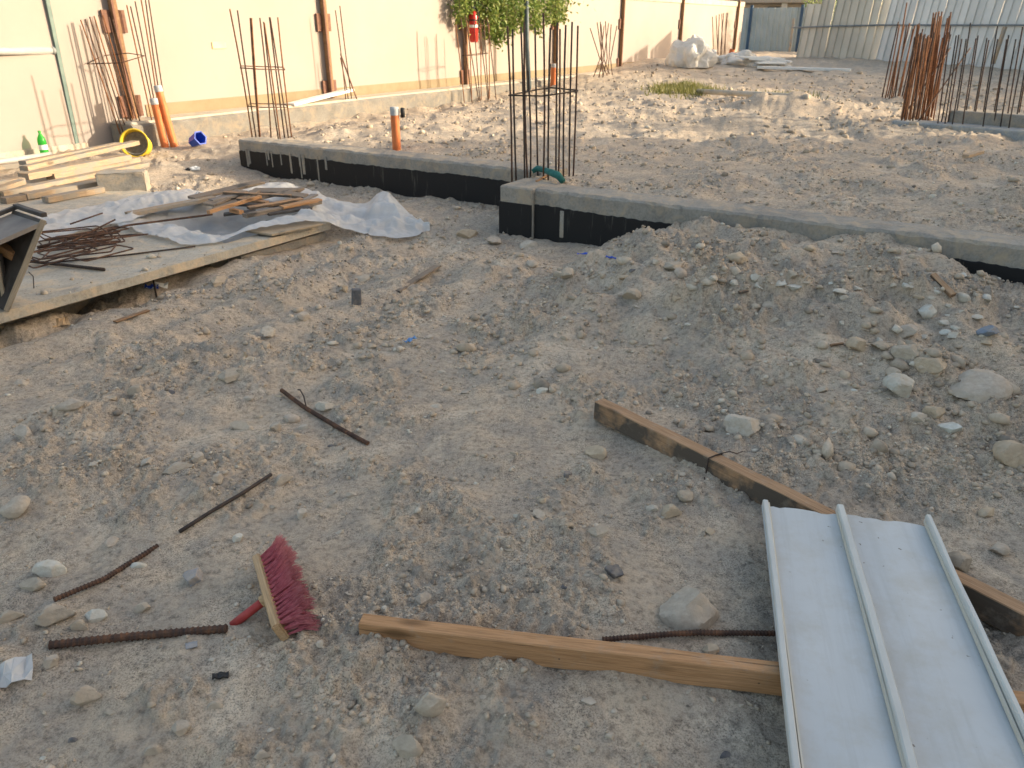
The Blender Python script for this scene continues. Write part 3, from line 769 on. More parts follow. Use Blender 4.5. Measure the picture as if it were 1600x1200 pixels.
p = S(wallpt(1139, -5.2), -5.2); p.z = h1(p.x, p.y); pipe_stub(p, fy(1145, 77, p.y), .09, 'leaning orange pipe by the far cage and white bags', 0)
# dark tall pole behind the corner cage
p = S(wallpt(828, -5.9), -5.9, .25)
t = thing('steel_pole', p, 'tall slim dark blue-grey pole behind the corner cage', 'pole')
o = link('pole_shaft', tube_mesh([p - Vector((0, 0, .2)), fy(823, 60, p.y), fy(822, -60, p.y)], .05, 10), M['post_blue'], None, None, True); reparent(o, t)
o = link('foot_plate', bevel_box((p.x - .12, p.y - .12, p.z - .02), (p.x + .12, p.y + .12, p.z + .01), .004), M['post_blue']); reparent(o, t)

# ================================================================== PIPES, BOTTLE ON THE LEFT WALL
t = thing('wall_pipe', S(-1, -6.48, .1), 'thin green-grey steel upright with white pipe branch on the left of the wall', 'pipe')
sA = wallpt(118, -6.47); p0 = S(sA, -6.40, .05); sB = wallpt(118, -6.40)
yv = fy(118, 222, S(sB, -6.4).y)
pt = fy(68, -20, S(sB, -6.4).y)
o = link('upright', mesh_py(*join_geo([beam_geo((pt - yv).length + .2, .05, .035, .003, 6)])), M['pipe_green'], None, frame(yv - Vector((0, 0, .1)), pt, N)); reparent(o, t)
pr = fy(86, 79, S(sB, -6.4).y); pl_ = S(wallpt(-120, -6.44), -6.44, 0); pl_.z = pr.z + .02
o = link('branch_pipe', tube_mesh([pl_, pl_.lerp(pr, .5), pr], .042, 12), M['pipe_grey'], None, None, True); reparent(o, t)
o = link('elbow', tube_mesh([pr - (pr - pl_).normalized() * .05, pr + (pr - pl_).normalized() * .03], .050, 12), M['pipe_grey'], None, None, True); reparent(o, t)
pa = S(wallpt(46, -6.32), -6.32, .16); pb = S(wallpt(-140, -6.32), -6.32, .15)
o = link('white_pipe', tube_mesh([pa, pa.lerp(pb, .5), pb], .035, 12), M['pipe_grey'], None, None, True)
tag(o, 'short white pipe lying along the wall foot below the green bottle', 'pipe')
def bottle(p):
    t = thing('bottle', p, 'green plastic soft drink bottle standing against the cream wall', 'bottle')
    mw = Matrix.Translation(p)
    r = .047
    bb = link('bottle_body', mesh_py(*lathe_geo([(0, 0), (r * .8, 0), (r, .012), (r, .08), (r * .95, .10), (r, .12), (r, .18), (r * .85, .215), (r * .45, .25), (r * .3, .265), (r * .3, .28)], 18)), M['bottle'], t, mw, True)
    link('bottle_label', mesh_py(*lathe_geo([(r * 1.01, .085), (r * 1.015, .09), (r * 1.015, .135), (r * 1.01, .14)], 18)), M['label_white'], bb, mw, True)
    link('bottle_cap', mesh_py(*lathe_geo([(r * .34, .272), (r * .36, .275), (r * .36, .297), (0, .298)], 14)), M['bottle'], t, mw, True)
pb_ = S(wallpt(36, -6.38), -6.38, 0); pb_.z = zat(245, pb_.y); bottle(pb_)

# ================================================================== EXTINGUISHER
s_ = wallpt(740, -6.30); pe = S(s_, -6.28, 0); zt, zb_ = zat(8, pe.y), zat(66, pe.y)
t = thing('fire_extinguisher', Vector((pe.x, pe.y, zb_)), 'red fire extinguisher hanging on the brown wall post by the leaves', 'extinguisher')
hh = zt - zb_; mw = Matrix.Translation((pe.x, pe.y, zb_)); r = .085
cy_ = link('cylinder', mesh_py(*lathe_geo([(0, .0), (r * .8, 0), (r, .03), (r, hh * .72), (r * .8, hh * .80), (r * .35, hh * .86), (r * .3, hh * .9)], 18)), M['red'], t, mw, True)
link('band', mesh_py(*lathe_geo([(r * 1.01, hh * .58), (r * 1.02, hh * .585), (r * 1.02, hh * .615), (r * 1.01, hh * .62)], 18)), M['black'], cy_, mw, True)
link('instruction_label', mesh_py(*lathe_geo([(r * 1.008, hh * .40), (r * 1.012, hh * .405), (r * 1.012, hh * .47), (r * 1.008, hh * .475)], 18)), M['label_white'], cy_, mw, True)
link('valve', bevel_box((-.025, -.03, hh * .88), (.035, .03, hh * 1.0), .006), M['cap'], t, mw)
link('handle', bevel_box((-.02, -.015, hh * .985), (.11, .015, hh * 1.03), .005), M['black'], t, mw)
link('hose', tube_mesh([(r*.3, -.02, hh * .93), (r * 1.1, -.03, hh * .85), (r * 1.25, -.03, hh * .6), (r * 1.15, -.03, hh * .35)], .012, 8), M['black'], t, mw, True)
link('bracket', bevel_box((-.03, .0, hh * .6), (.03, .12, hh * .68), .004), M['post'], t, mw)

# ================================================================== TREE OVER THE WALL
def tree():
    base = S(wallpt(800, -7.6), -7.9, 0)
    t = thing('tree', base, 'leafy green tree hanging over the cream wall behind the corner cage', 'tree')
    geos = []
    def limb(a, b, r0, r1):
        mid = a.lerp(b, .5) + Vector((random.uniform(-.15, .15), random.uniform(-.15, .15), random.uniform(-.05, .2)))
        vs, fs = [], []
        me = tube_mesh([a, mid, b], 1, 7, taper=[r0, (r0 + r1) / 2, r1])
        geos.append(([v.co.copy() for v in me.vertices], [tuple(p.vertices) for p in me.polygons])); bpy.data.meshes.remove(me)
    top = base + Vector((0, 0, 1.9))
    limb(base - Vector((0, 0, .2)), top, .16, .12)
    ends = []
    c0 = S(wallpt(800, -6.6), -6.5, 2.35)
    for i in range(11):
        f = i / 10
        e = S(wallpt(725 + 155 * f, -6.5), -6.35 + random.uniform(-.6, .25), random.uniform(2.1, 3.0)); limb(top, e, .06, .015); ends.append(e)
    for i in range(10):
        e = top + Vector((random.uniform(-1.6, 1.6), random.uniform(-.6, 1.8), random.uniform(.6, 2.2))); limb(top, e, .07, .015); ends.append(e)
    hang = []
    for px, zlow in ((716, 1.62), (724, 1.55), (735, 1.72), (748, 1.62), (757, 1.45), (764, 1.30), (770, 1.12), (776, 1.18), (783, 1.22), (790, 1.40), (797, 1.35), (804, 1.38), (812, 1.55), (822, 1.5), (832, 1.55), (840, 1.38), (848, 1.55), (858, 1.6), (868, 1.66), (876, 1.6), (884, 1.62)):
        e0 = S(wallpt(px, -6.35), -6.35 + random.uniform(-.1, .2), 2.4); e1 = Vector((e0.x + random.uniform(-.12, .12), e0.y, zlow + random.uniform(-.05, .08)))
        limb(e0, e1, .012, .004); hang.append((e0, e1))
    link('trunk', mesh_py(*join_geo([(v, f) for v, f in geos])), M['bark'], None, None, True)
    reparent(COL.objects[-1] if False else bpy.data.objects['trunk'], t)
    V, F = [], []
    def leaf(p, sz):
        d = Vector((random.gauss(0, 1), random.gauss(0, 1), random.gauss(-.4, .7))).normalized()
        u = d.cross(Vector((random.gauss(0, 1), random.gauss(0, 1), random.gauss(0, 1)))).normalized(); nrm = d.cross(u)
        o = len(V)
        V.extend([p, p + d * sz * .5 + u * sz * .24 + nrm * sz * .06, p + d * sz, p + d * sz * .5 - u * sz * .24 + nrm * sz * .06])
        F.extend([(o, o + 1, o + 2), (o, o + 2, o + 3)])
    for e in ends:
        for k in range(330):
            q = e + Vector((random.gauss(0, .34), random.gauss(0, .30), random.gauss(0, .26))); leaf(q, random.uniform(.07, .13))
    for e0, e1 in hang:
        n_ = int((e0.z - e1.z) * 300)
        for k in range(n_):
            f = random.random() ** .8; q = e0.lerp(e1, f); sp = .13 * (1 - f * .55)
            leaf(q + Vector((random.gauss(0, sp), random.gauss(0, sp * .6), random.gauss(0, sp * .6))), random.uniform(.06, .115))
    link('crown', mesh_py(V, F), M['leaf']); reparent(bpy.data.objects['crown'], t)
tree()

# ================================================================== FAR FENCES, BUILDING BEYOND
def corr_geo(w, h, pitch=.22, dep=.035):
    vs, fs = [], []; x = 0; prof = []
    while x < w - 1e-6:
        for f, d in ((0, 0), (.55, 0), (.68, dep), (.87, dep)):
            xx = x + f * pitch
            if xx <= w: prof.append((xx, d))
        x += pitch
    prof.append((w, 0)); n = len(prof)
    for z in (0, h):
        for (a, b) in prof: vs.append((a, -b, z))
    for z in (0, h):
        for (a, b) in prof: vs.append((a, -b + .006, z))
    for i in range(n - 1):
        fs.append((i, i+1, n+i+1, n+i)); fs.append((2*n+i, 3*n+i, 3*n+i+1, 2*n+i+1))
        fs.append((n+i, n+i+1, 3*n+i+1, 3*n+i)); fs.append((i+1, i, 2*n+i, 2*n+i+1))
    fs.append((0, n, 3*n, 2*n)); fs.append((n-1, 3*n-1, 4*n-1, 2*n-1)) 
    return vs, fs
yF = 34.0
a = fy(1143, 80, yF + .6); b = fy(1290, 82, yF - 1.2); a.z = b.z = zat(80, yF)
fe = thing('sheet_fence', a, 'blue-grey corrugated sheet fence with navy posts across the far end', 'fence')
L = (b - a).length; top = zat(12, yF) - a.z; mwf = frame(a, b)
cuts = [0, (1168 - 1143) / 147 * L, (1246 - 1143) / 147 * L, L]
for i in range(3):
    w_ = cuts[i+1] - cuts[i] - .12
    link('sheet_panel', mesh_py(*corr_geo(w_, top)), M['fence_blue'], fe, mwf @ Matrix.Translation((cuts[i] + .06, 0, .0)))
    link('fence_post', bevel_box((cuts[i+1] - .055, -.06, -.3), (cuts[i+1] + .055, .05, top + .1), .01), M['post_navy'], fe, mwf)
link('base_rail', bevel_box((0, .02, -.12), (L, .1, -.005), .01), M['post_navy'], fe, mwf)
link('mid_rail', bevel_box((0, .01, top * .5), (L, .07, top * .5 + .06), .01), M['post_navy'], fe, mwf)
# timber prop leaning on the far fence
pp0 = fy(1232, 92, yF - 2.2); pp1 = fy(1240, 30, yF - 1.2)
plank('timber_prop', pp0, pp1, .09, .05, M['plank'], 'thin timber prop leaning on the far blue-grey fence', 'timber')

def panel_fence(px0, px1, py0, py1, y0, y1, npan, mat, topz, lean, name, label, rail_z):
    a = fy(px0, py0, y0); b = fy(px1, py1, y1)
    d = b - a; L = d.length
    t = thing(name, a, label, 'fence')
    for i in range(npan):
        f0, f1 = i / npan, (i + 1) / npan
        p0 = a.lerp(b, f0); p1 = a.lerp(b, f1)
        w_ = (p1 - p0).length
        tz = topz(f0)
        mw = frame(p0, p1) @ Matrix.Rotation(lean + random.uniform(-.02, .02), 4, 'Y') @ Matrix.Rotation(random.uniform(-.03, .03), 4, 'Z')
        hgt = tz - p0.z
        # shallow tray-shaped sheet with turned edges
        g1 = box_geo((.004, -.002, -.05), (w_ - .008, .012, hgt)); g2 = box_geo((.004, -.036, -.05), (.018, -.0025, hgt))
        link('fence_panel', mesh_py(*join_geo([g1, g2])), mat, t, mw)
    mw = frame(a, b)
    link('rail', tube_mesh([(-.2, -.085, rail_z), (L * .5, -.085, rail_z + .01), (L + .2, -.085, rail_z)], .024, 8), M['rail_grey'], t, mw, True)
    return a, b
random.seed(5)
panel_fence(1243, 1368, 96, 97, 27.6, 25.4, 11, M['fence_tan'], lambda f: 2.2 if f < .16 else (2.34 if f < .36 else 2.9), .10, 'panel_fence', 'panel fence with warm light in its tan colour, stepped top left of the rusty bars', 1.02)
panel_fence(1368, 2605, 97, 165, 25.3, 11.7, 60, M['fence_white'], lambda f: 3.1, .10, 'panel_fence', 'tall white panel fence behind the rusty bars at the right', 1.02)
p0 = fy(1553, 100, 20.9); p1 = fy(1572, 42, 20.9)
plank('timber_prop', p0, p1, .12, .05, M['plank'], 'pale timber prop against the white fence at far right', 'timber')

def far_building():
    o = fy(1200, 40, 62)
    t = thing('building', Vector((o.x, o.y, 0)), 'pale building with railing glimpsed above the far blue-grey fence', 'building')
    mw = Matrix.Translation((o.x, o.y, 0)) @ Matrix.Rotation(-.2, 4, 'Z')
    link('wall', bevel_box((-14, 0, 0), (16, 10, 3.0), .05), M['bld'], t, mw)
    link('slab', bevel_box((-14.3, -1.6, 3.005), (16.3, 10, 3.4), .05), M['concrete'], t, mw)
    link('upper_wall', bevel_box((-14, 1.5, 3.405), (16, 10, 8), .05), M['bld'], t, mw)
    for i in range(7): link('window', bevel_box((-11 + i * 3.6, -.06, 1.3), (-9.6 + i * 3.6, .05, 2.8), .02), M['glass_dark'], t, mw)
    for i in range(9): link('column', bevel_box((-13.8 + i * 3.6, -1.5, 0), (-13.4 + i * 3.6, -1.1, 3.0), .02), M['concrete_pale'], t, mw)
    for i in range(40): link('baluster', bevel_box((-13.5 + i * .72, -1.5, 3.41), (-13.45 + i * .72, -1.45, 4.3), 0), M['white_paint'], t, mw)
    link('handrail', bevel_box((-14, -1.53, 4.305), (16, -1.42, 4.37), .01), M['white_paint'], t, mw)
far_building()
def shrub(px, y, r, label):
    c = fy(px, 10, y); base = Vector((c.x, c.y, .4))
    t = thing('shrub', base, label, 'shrub')
    geos = []
    for i in range(7):
        a = i * .9; vs, fs = [], []
        me = tube_mesh([base - Vector((0, 0, .3)), base + Vector((math.cos(a) * r * .3, math.sin(a) * r * .3, 1.0)), base + Vector((math.cos(a) * r * .7, math.sin(a) * r * .7, 2.0))], .03, 6, taper=[1.5, 1, .4])
        geos.append(([v.co.copy() for v in me.vertices], [tuple(p.vertices) for p in me.polygons])); bpy.data.meshes.remove(me)
    o = link('stem', mesh_py(*join_geo(geos)), M['bark'], None, None, True); reparent(o, t)
    V, F = [], []
    for i in range(2600):
        a = random.uniform(0, 6.28); rr = r * random.random() ** .5; zz = random.uniform(.1, 2.4 + .5 * math.sin(a * 3))
        p = base + Vector((math.cos(a) * rr * .9, math.sin(a) * rr * .9, zz)); d = Vector((random.gauss(0, 1), random.gauss(0, 1), random.gauss(0, 1))).normalized(); u = d.orthogonal().normalized()
        k = len(V); s__ = random.uniform(.08, .16); V += [p, p + d * s__ * .5 + u * s__ * .25, p + d * s__, p + d * s__ * .5 - u * s__ * .25]; F += [(k, k+1, k+2), (k, k+2, k+3)]
    o = link('crown', mesh_py(V, F), M['leaf']); reparent(o, t)
shrub(1335, 31, 1.1, 'dark green shrub behind the lower part of the tan panel fence')
shrub(1285, 38, 1.0, 'dark green shrub beyond the far blue-grey fence')

# ================================================================== CONCRETE PAD ON THE LEFT
PT = .15
pad = thing('concrete_pad', S(-3, -1.6), 'pale concrete pad on the left carrying timber, bars and plastic sheet', 'slab')
def pad_box(t0, t1, s0, s1):
    vs, fs = [], []
    nt_, ns_ = max(2, int((t1 - t0) / .05)), max(2, int((s1 - s0) / .05))
    for i in range(ns_ + 1):
        for j in range(nt_ + 1):
            tt = t0 + (t1 - t0) * j / nt_; ss = s0 + (s1 - s0) * i / ns_
            vs.append((tt, ss, PT + .006 * float(perlin(np.array([tt * 9]), np.array([ss * 9]), 77)[0])))
    w_ = nt_ + 1
    for i in range(ns_):
        for j in range(nt_): fs.append((i*w_+j, i*w_+j+1, (i+1)*w_+j+1, (i+1)*w_+j))
    ring = [j for j in range(w_)] + [i*w_ + nt_ for i in range(1, ns_+1)] + [ns_*w_ + j for j in range(nt_-1, -1, -1)] + [i*w_ for i in range(ns_-1, 0, -1)]
    o = len(vs)
    for k in ring: vs.append((vs[k][0], vs[k][1], PT - .058))
    m_ = len(ring)
    for k in range(m_): fs.append((ring[k], o + k, o + (k+1) % m_, ring[(k+1) % m_]))
    return vs, fs
# one slab built from strips round the pit opening
link('slab', mesh_py(*join_geo([pad_box(-5.2, -1.08, -6.0, -1.75), pad_box(-1.25, -1.08, -1.75, -.88), pad_box(-5.2, -2.45, -1.75, -.88)])), M['concrete_pale'], pad, SITE)
vs, fs = join_geo([box_geo((-1.252, -1.74, -.4), (-1.12, -.9, .07)), box_geo((-2.6, -1.9, -.4), (-1.252, -1.752, .049)), box_geo((-5.1, -5.9, -.3), (-1.5, -1.95, .045))])
link('footing', mesh_py(vs, fs), M['concrete'], pad, SITE)

# formwork box on the near left corner
def solid_quad(P, th, nrm=None):
    n_ = nrm or (P[1] - P[0]).cross(P[3] - P[0]).normalized()
    vs = list(P) + [p + n_ * th for p in P]
    return vs, [(3,2,1,0),(4,5,6,7),(0,1,5,4),(1,2,6,5),(2,3,7,6),(3,0,4,7)]
yb = 4.05
A_ = fy(71, 345, yb); Bq = fy(13, 486, yb - .10); D_ = fy(-75, 408, yb - .35); Cq = Bq + (D_ - A_)
back = fy(27, 330, yb + .17) - A_
t = thing('formwork_box', S(-3.4, -1.2, PT), 'dark film-faced plywood formwork box tilted on the pad corner', 'formwork')
def fb_part(nm, P, th, mat):
    o = link(nm, mesh_py(*solid_quad(P, th)), mat); reparent(o, t)
fb_part('side_board', [Bq, A_, A_ + back, Bq + back], .024, M['ply_dark'])
fb_part('top_board', [A_ + Vector((0, 0, .003)), D_, D_ + back, A_ + back], .022, M['ply_grey'])  # top board toned lighter than the dark side boards
fb_part('back_board', [Cq + back, Bq + back, A_ + back - Vector((0, 0, .03)), D_ + back - Vector((0, 0, .03))], .02, M['ply_dark'])
e0, e1 = fy(0, 398, yb - .03), fy(14, 478, yb - .03)
fb_part('front_board', [e0 + Vector((-.35, 0, .02)), e0, e1, e1 + Vector((-.3, 0, -.02))], .022, M['ply_dark'])
plank('edge_strip', A_ + Vector((.012, -.012, 0)), Bq + Vector((.012, -.012, 0)), .012, .028, M['ply_pale'], parent=t)
plank('edge_strip', e0 + Vector((.01, -.03, 0)), e1 + Vector((.01, -.03, 0)), .012, .022, M['ply_pale'], parent=t)
plank('brace', fy(-30, 375, yb + .08), fy(24, 406, yb + .02), .05, .05, M['timber'], parent=t)
plank('edge_strip', A_ + Vector((0, 0, .02)), A_ + back + Vector((0, 0, .02)), .03, .022, M['ply_dark'], parent=t)
plank('edge_strip', A_ + back + Vector((.01, 0, .016)), D_ + back + Vector((.0, 0, .016)), .03, .02, M['ply_dark'], parent=t)

# stirrups and loose bars on the pad
def stirrup_pts(w_, h_, r=.02):
    P = []
    for cx, cy, a0 in ((w_/2-r, h_/2-r, 0), (-w_/2+r, h_/2-r, 90), (-w_/2+r, -h_/2+r, 180), (w_/2-r, -h_/2+r, 270)):
        for k in range(4): an = R(a0 + 30 * k); P.append((cx + r * math.cos(an), cy + r * math.sin(an), 0))
    return P
for i in range(16):
    c = g(random.uniform(85, 165), random.uniform(362, 403), PT + .012 + .006 * i)
    me = tube_mesh(stirrup_pts(random.choice((.34, .4, .46)), random.choice((.16, .2, .24))), .005, 6, close=True)
    mw = Matrix.Translation(c) @ Matrix.Rotation(random.gauss(R(48), R(16)), 4, 'Z') @ Matrix.Rotation(random.gauss(0, .05), 4, 'X') @ Matrix.Rotation(random.gauss(0, .05), 4, 'Y')
    o = link('stirrup', me, M['rebar'], None, mw, True)
    tag(o, 'rusty bent stirrup tangled in the pile on the concrete pad', 'stirrup', 'rusty stirrups piled on the concrete pad')
def loose_bar(name, pts, r, mat, label, ribs=.24, cat='rebar'):
    # ribbed bar through points
    P = []; tot = 0
    for a, b in zip(pts[:-1], pts[1:]):
        k = max(2, int((b - a).length / (r * .45 if ribs else .1)))
        for i in range(k): P.append(a.lerp(b, i / k))
    P.append(pts[-1])
    o = link(name, tube_mesh(P, r, 8, ribs), mat, None, None, not ribs)
    return tag(o, label, cat)
loose_bar('rebar', [g(58, 386, PT + .03), g(200, 352, PT + .07), g(332, 335, PT + .07)], .008, M['rebar'], 'long rusty bar lying from the stirrup pile towards the wood scraps', 0)
loose_bar('rebar', [g(45, 408, PT + .02), g(163, 421, PT + .012)], .011, M['rebar_dark'], 'short thick dark bar below the stirrup pile on the pad', 0)
loose_bar('rebar', [g(75, 411, PT + .012), g(200, 398, PT + .01), g(305, 385, PT + .012)], .006, M['rebar_dark'], 'thin bar lying near the pad edge in front of the stirrups', 0)
loose_bar('rebar', [g(120, 372, PT + .05), g(232, 366, PT + .02)], .006, M['rebar'], 'thin bar poking right out of the stirrup pile', 0)
loose_bar('rebar', [g(90, 388, PT + .06), g(180, 343, PT + .17)], .006, M['rebar'], 'thin bar rising from the stirrups over the plastic sheet', 0)
loose_bar('rebar', [g(110, 350, PT + .09), g(160, 333, PT + .10)], .006, M['rebar'], 'short thin bar lying on the left plastic sheet', 0)
loose_bar('tie_wire', [g(45, 425, PT+.01), g(52, 432, PT+.04), g(53, 450, PT+.01)], .003, M['wire'], 'bent tie wire on the pad near the formwork box', 0, 'wire')

# plastic sheets (lofted between a far and a near edge)
def resample(poly, n):
    P = [Vector(p) for p in poly]; Ls = [0]
    for a, b in zip(P[:-1], P[1:]): Ls.append(Ls[-1] + (b - a).length)
    out = []
    for i in range(n):
        d = Ls[-1] * i / (n - 1)
        k = max(0, min(len(P) - 2, next((j for j in range(len(P) - 1) if Ls[j+1] >= d - 1e-9), len(P) - 2)))
        f = (d - Ls[k]) / max(1e-9, Ls[k+1] - Ls[k]); f = min(1, max(0, f))
        # catmull-rom
        p0, p1, p2, p3 = P[max(k-1, 0)], P[k], P[k+1], P[min(k+2, len(P)-1)]
        out.append(.5 * ((2*p1) + (p2-p0)*f + (2*p0-5*p1+4*p2-p3)*f*f + (3*p1-p0-3*p2+p3)*f**3))
    return out
def sheet(name, far, near, nu, nv, zfun, mat, label):
    A = resample([g(*p) for p in far], nu); Bn = resample([g(*p) for p in near], nu)
    X = np.zeros((nv, nu)); Y = np.zeros((nv, nu)); Z = np.zeros((nv, nu)); 
    for j in range(nv):
        v = j / (nv - 1)
        for i in range(nu):
            p = A[i].lerp(Bn[i], v); X[j, i], Y[j, i], Z[j, i] = p
    Uc, Vc = np.meshgrid(np.linspace(0, 1, nu), np.linspace(0, 1, nv))
    Z = zfun(X, Y, Z, Uc, Vc)
    vs = np.stack([X, Y, Z], -1).reshape(-1, 3).tolist()
    fs = [(j*nu+i, j*nu+i+1, (j+1)*nu+i+1, (j+1)*nu+i) for j in range(nv-1) for i in range(nu-1)]
    o = link(name, mesh_py(vs, fs), mat, None, None, True)
    return tag(o, label, 'plastic sheet')
def zf1(X, Y, Z, U, V):
    qx, qy = X - B0.x, Y - B0.y; s = qx*W.x + qy*W.y; t = qx*N.x + qy*N.y
    pit = sm(-1.27, -1.5, t) * sm(-2.43, -2.2, t) * sm(-1.74, -1.55, s) * sm(-.75, -.95, s)
    fold = .026 * (1 - np.minimum(1, 2.2 * np.abs(fbm(X, Y, .36, 2, 90)))) ** 2 + .030 * np.abs(fbm(X, Y, .22, 3, 91)) + .010 * np.abs(fbm(X, Y, .08, 3, 92))
    wv = np.sin(np.pi * V) ** .6
    ridge = .05 * np.exp(-((U - .80 - .08 * (V - .3)) / .035) ** 2) * wv * (1 - V) ** .4 + .05 * np.exp(-((V - .45 - .25 * (U - .6)) / .07) ** 2) * sm(.45, .6, U) + .03 * np.exp(-((V - .75 + .2 * (U - .7)) / .05) ** 2) * sm(.5, .7, U)
    base = np.maximum(Z, H(X.ravel(), Y.ravel()).reshape(X.shape) + .004)
    base = np.where((t < -1.0) & (s < -.85) & (pit < .05), np.maximum(base, PT + .012), base)
    z = base * (1 - pit) + (.02 + .03 * fbm(X, Y, .25, 2, 93)) * pit
    return z + fold * (1 - .3 * pit) * (.35 + .65 * sm(0, .12, np.minimum(V, 1 - V))) + ridge
sheet('plastic_sheet', [(172,352,.165),(235,330,.17),(310,311,.175),(388,293,.175),(432,285,.19),(480,297,.13),(530,314,.09),(572,318,.08),(590,304,.17),(607,303,.17),(640,334,.08),(672,361,.02)],
      [(285,383,.165),(325,382,.165),(352,377,.17),(385,362,.20),(440,352,.21),(495,346,.20),(540,358,.10),(580,369,.05),(622,373,.03),(672,364,.02)], 190, 60, zf1, M['plastic'], 'crumpled clear plastic sheet sagging into the pit and spreading onto the dirt')
def zf2(X, Y, Z, U, V):
    fold = .024 * (1 - np.minimum(1, 2.2 * np.abs(fbm(X, Y, .30, 2, 94)))) ** 2 + .035 * np.abs(fbm(X, Y, .30, 3, 95)) + .012 * np.abs(fbm(X, Y, .09, 3, 96))
    ridge = .06 * np.exp(-((V - .55 - .3 * (U - .5)) / .10) ** 2) * sm(.3, .7, U)
    return np.maximum(Z, PT + .012) + fold * (.3 + .7 * sm(0, .15, np.minimum(V, 1 - V))) + ridge
sheet('plastic_sheet', [(40,346,.165),(90,333,.165),(160,320,.17),(232,303,.19),(275,298,.2),(345,303,.18)], [(58,378,.165),(110,366,.165),(165,352,.19),(205,346,.2),(222,338,.20),(300,320,.17)], 110, 40, zf2, M['plastic'], 'white plastic sheet with curled edge between stacked planks and stirrup pile')

# timber stack on the left
TS = 'sawn planks stacked at the left'
def pk(a, b, z0, z1, w_, h_, mat, label, group=None, roll=0):
    return plank('plank', g(a[0], a[1], z0), g(b[0], b[1], z1), w_, h_, M[mat], label, 'plank', group, roll)
pk((38, 267), (213, 226), .28, .31, .10, .045, 'plank', 'topmost plank of the left stack, its end by the yellow bucket', TS)
pk((36, 258), (186, 228), .31, .31, .09, .04, 'plank', 'short pale plank at the back of the top of the left stack', TS)
pk((38, 281), (199, 250), .22, .22, .14, .06, 'plank', 'thick pale plank just below the top of the left stack', TS)
pk((80, 281), (214, 254), .18, .17, .11, .06, 'plank', 'plank with grey cement stains in the middle of the left stack', TS)
pk((0, 307), (228, 260), .165, .15, .11, .045, 'plank', 'longest plank of the left stack reaching the picture edge', TS)
pk((38, 311), (155, 290), .16, .16, .12, .05, 'plank', 'low plank with notched end in front of the left stack', TS)
pk((6, 318), (60, 308), .155, .155, .10, .05, 'plank_grey', 'grey short plank at the front left of the stack', TS)
pk((72, 317), (160, 300), .155, .155, .09, .05, 'plank', 'lowest plank in front of the left stack beside the concrete block', TS)
pk((-40, 294), (38, 284), .22, .22, .10, .04, 'plank', 'plank end at the left picture edge behind the stack', TS)
pk((-40, 312), (36, 287), .17, .22, .09, .04, 'plank', 'slanting plank at the left picture edge on the stack', TS)
pk((90, 300), (170, 283), .105, .105, .10, .05, 'plank_grey', 'dark spacer plank under the left stack', TS)
plank('plank', g(-30, 268, .16), g(60, 258, .16), .12, .05, M['plank'], 'plank lying behind the left stack near the white pipe', 'plank', TS)
# small board on the dirt right of block
pk((205, 268), (258, 266), .06, .06, .16, .02, 'plank', 'thin pale board on the dirt behind the concrete block')
# concrete block
def cblock():
    c = g(196, 300, .12); mw = Matrix.Translation(c) @ Matrix.Rotation(R(14), 4, 'Z')
    bm = bmesh.new(); vs, fs = box_geo((-.21, -.1, 0), (.21, .12, .19)); V = [bm.verts.new(v) for v in vs]
    for f in fs: bm.faces.new([V[i] for i in f])
    bmesh.ops.bevel(bm, geom=bm.edges[:], offset=.01, segments=2, affect='EDGES')
    bmesh.ops.subdivide_edges(bm, edges=bm.edges[:], cuts=3, use_grid_fill=True)
    for v in bm.verts: v.co += Vector((random.gauss(0, .0025), random.gauss(0, .0025), random.gauss(0, .0025)))
    o = link('concrete_block', bm_mesh(bm), M['concrete'], None, mw); tag(o, 'chipped grey concrete block in front of the plank stack', 'block')
cblock()
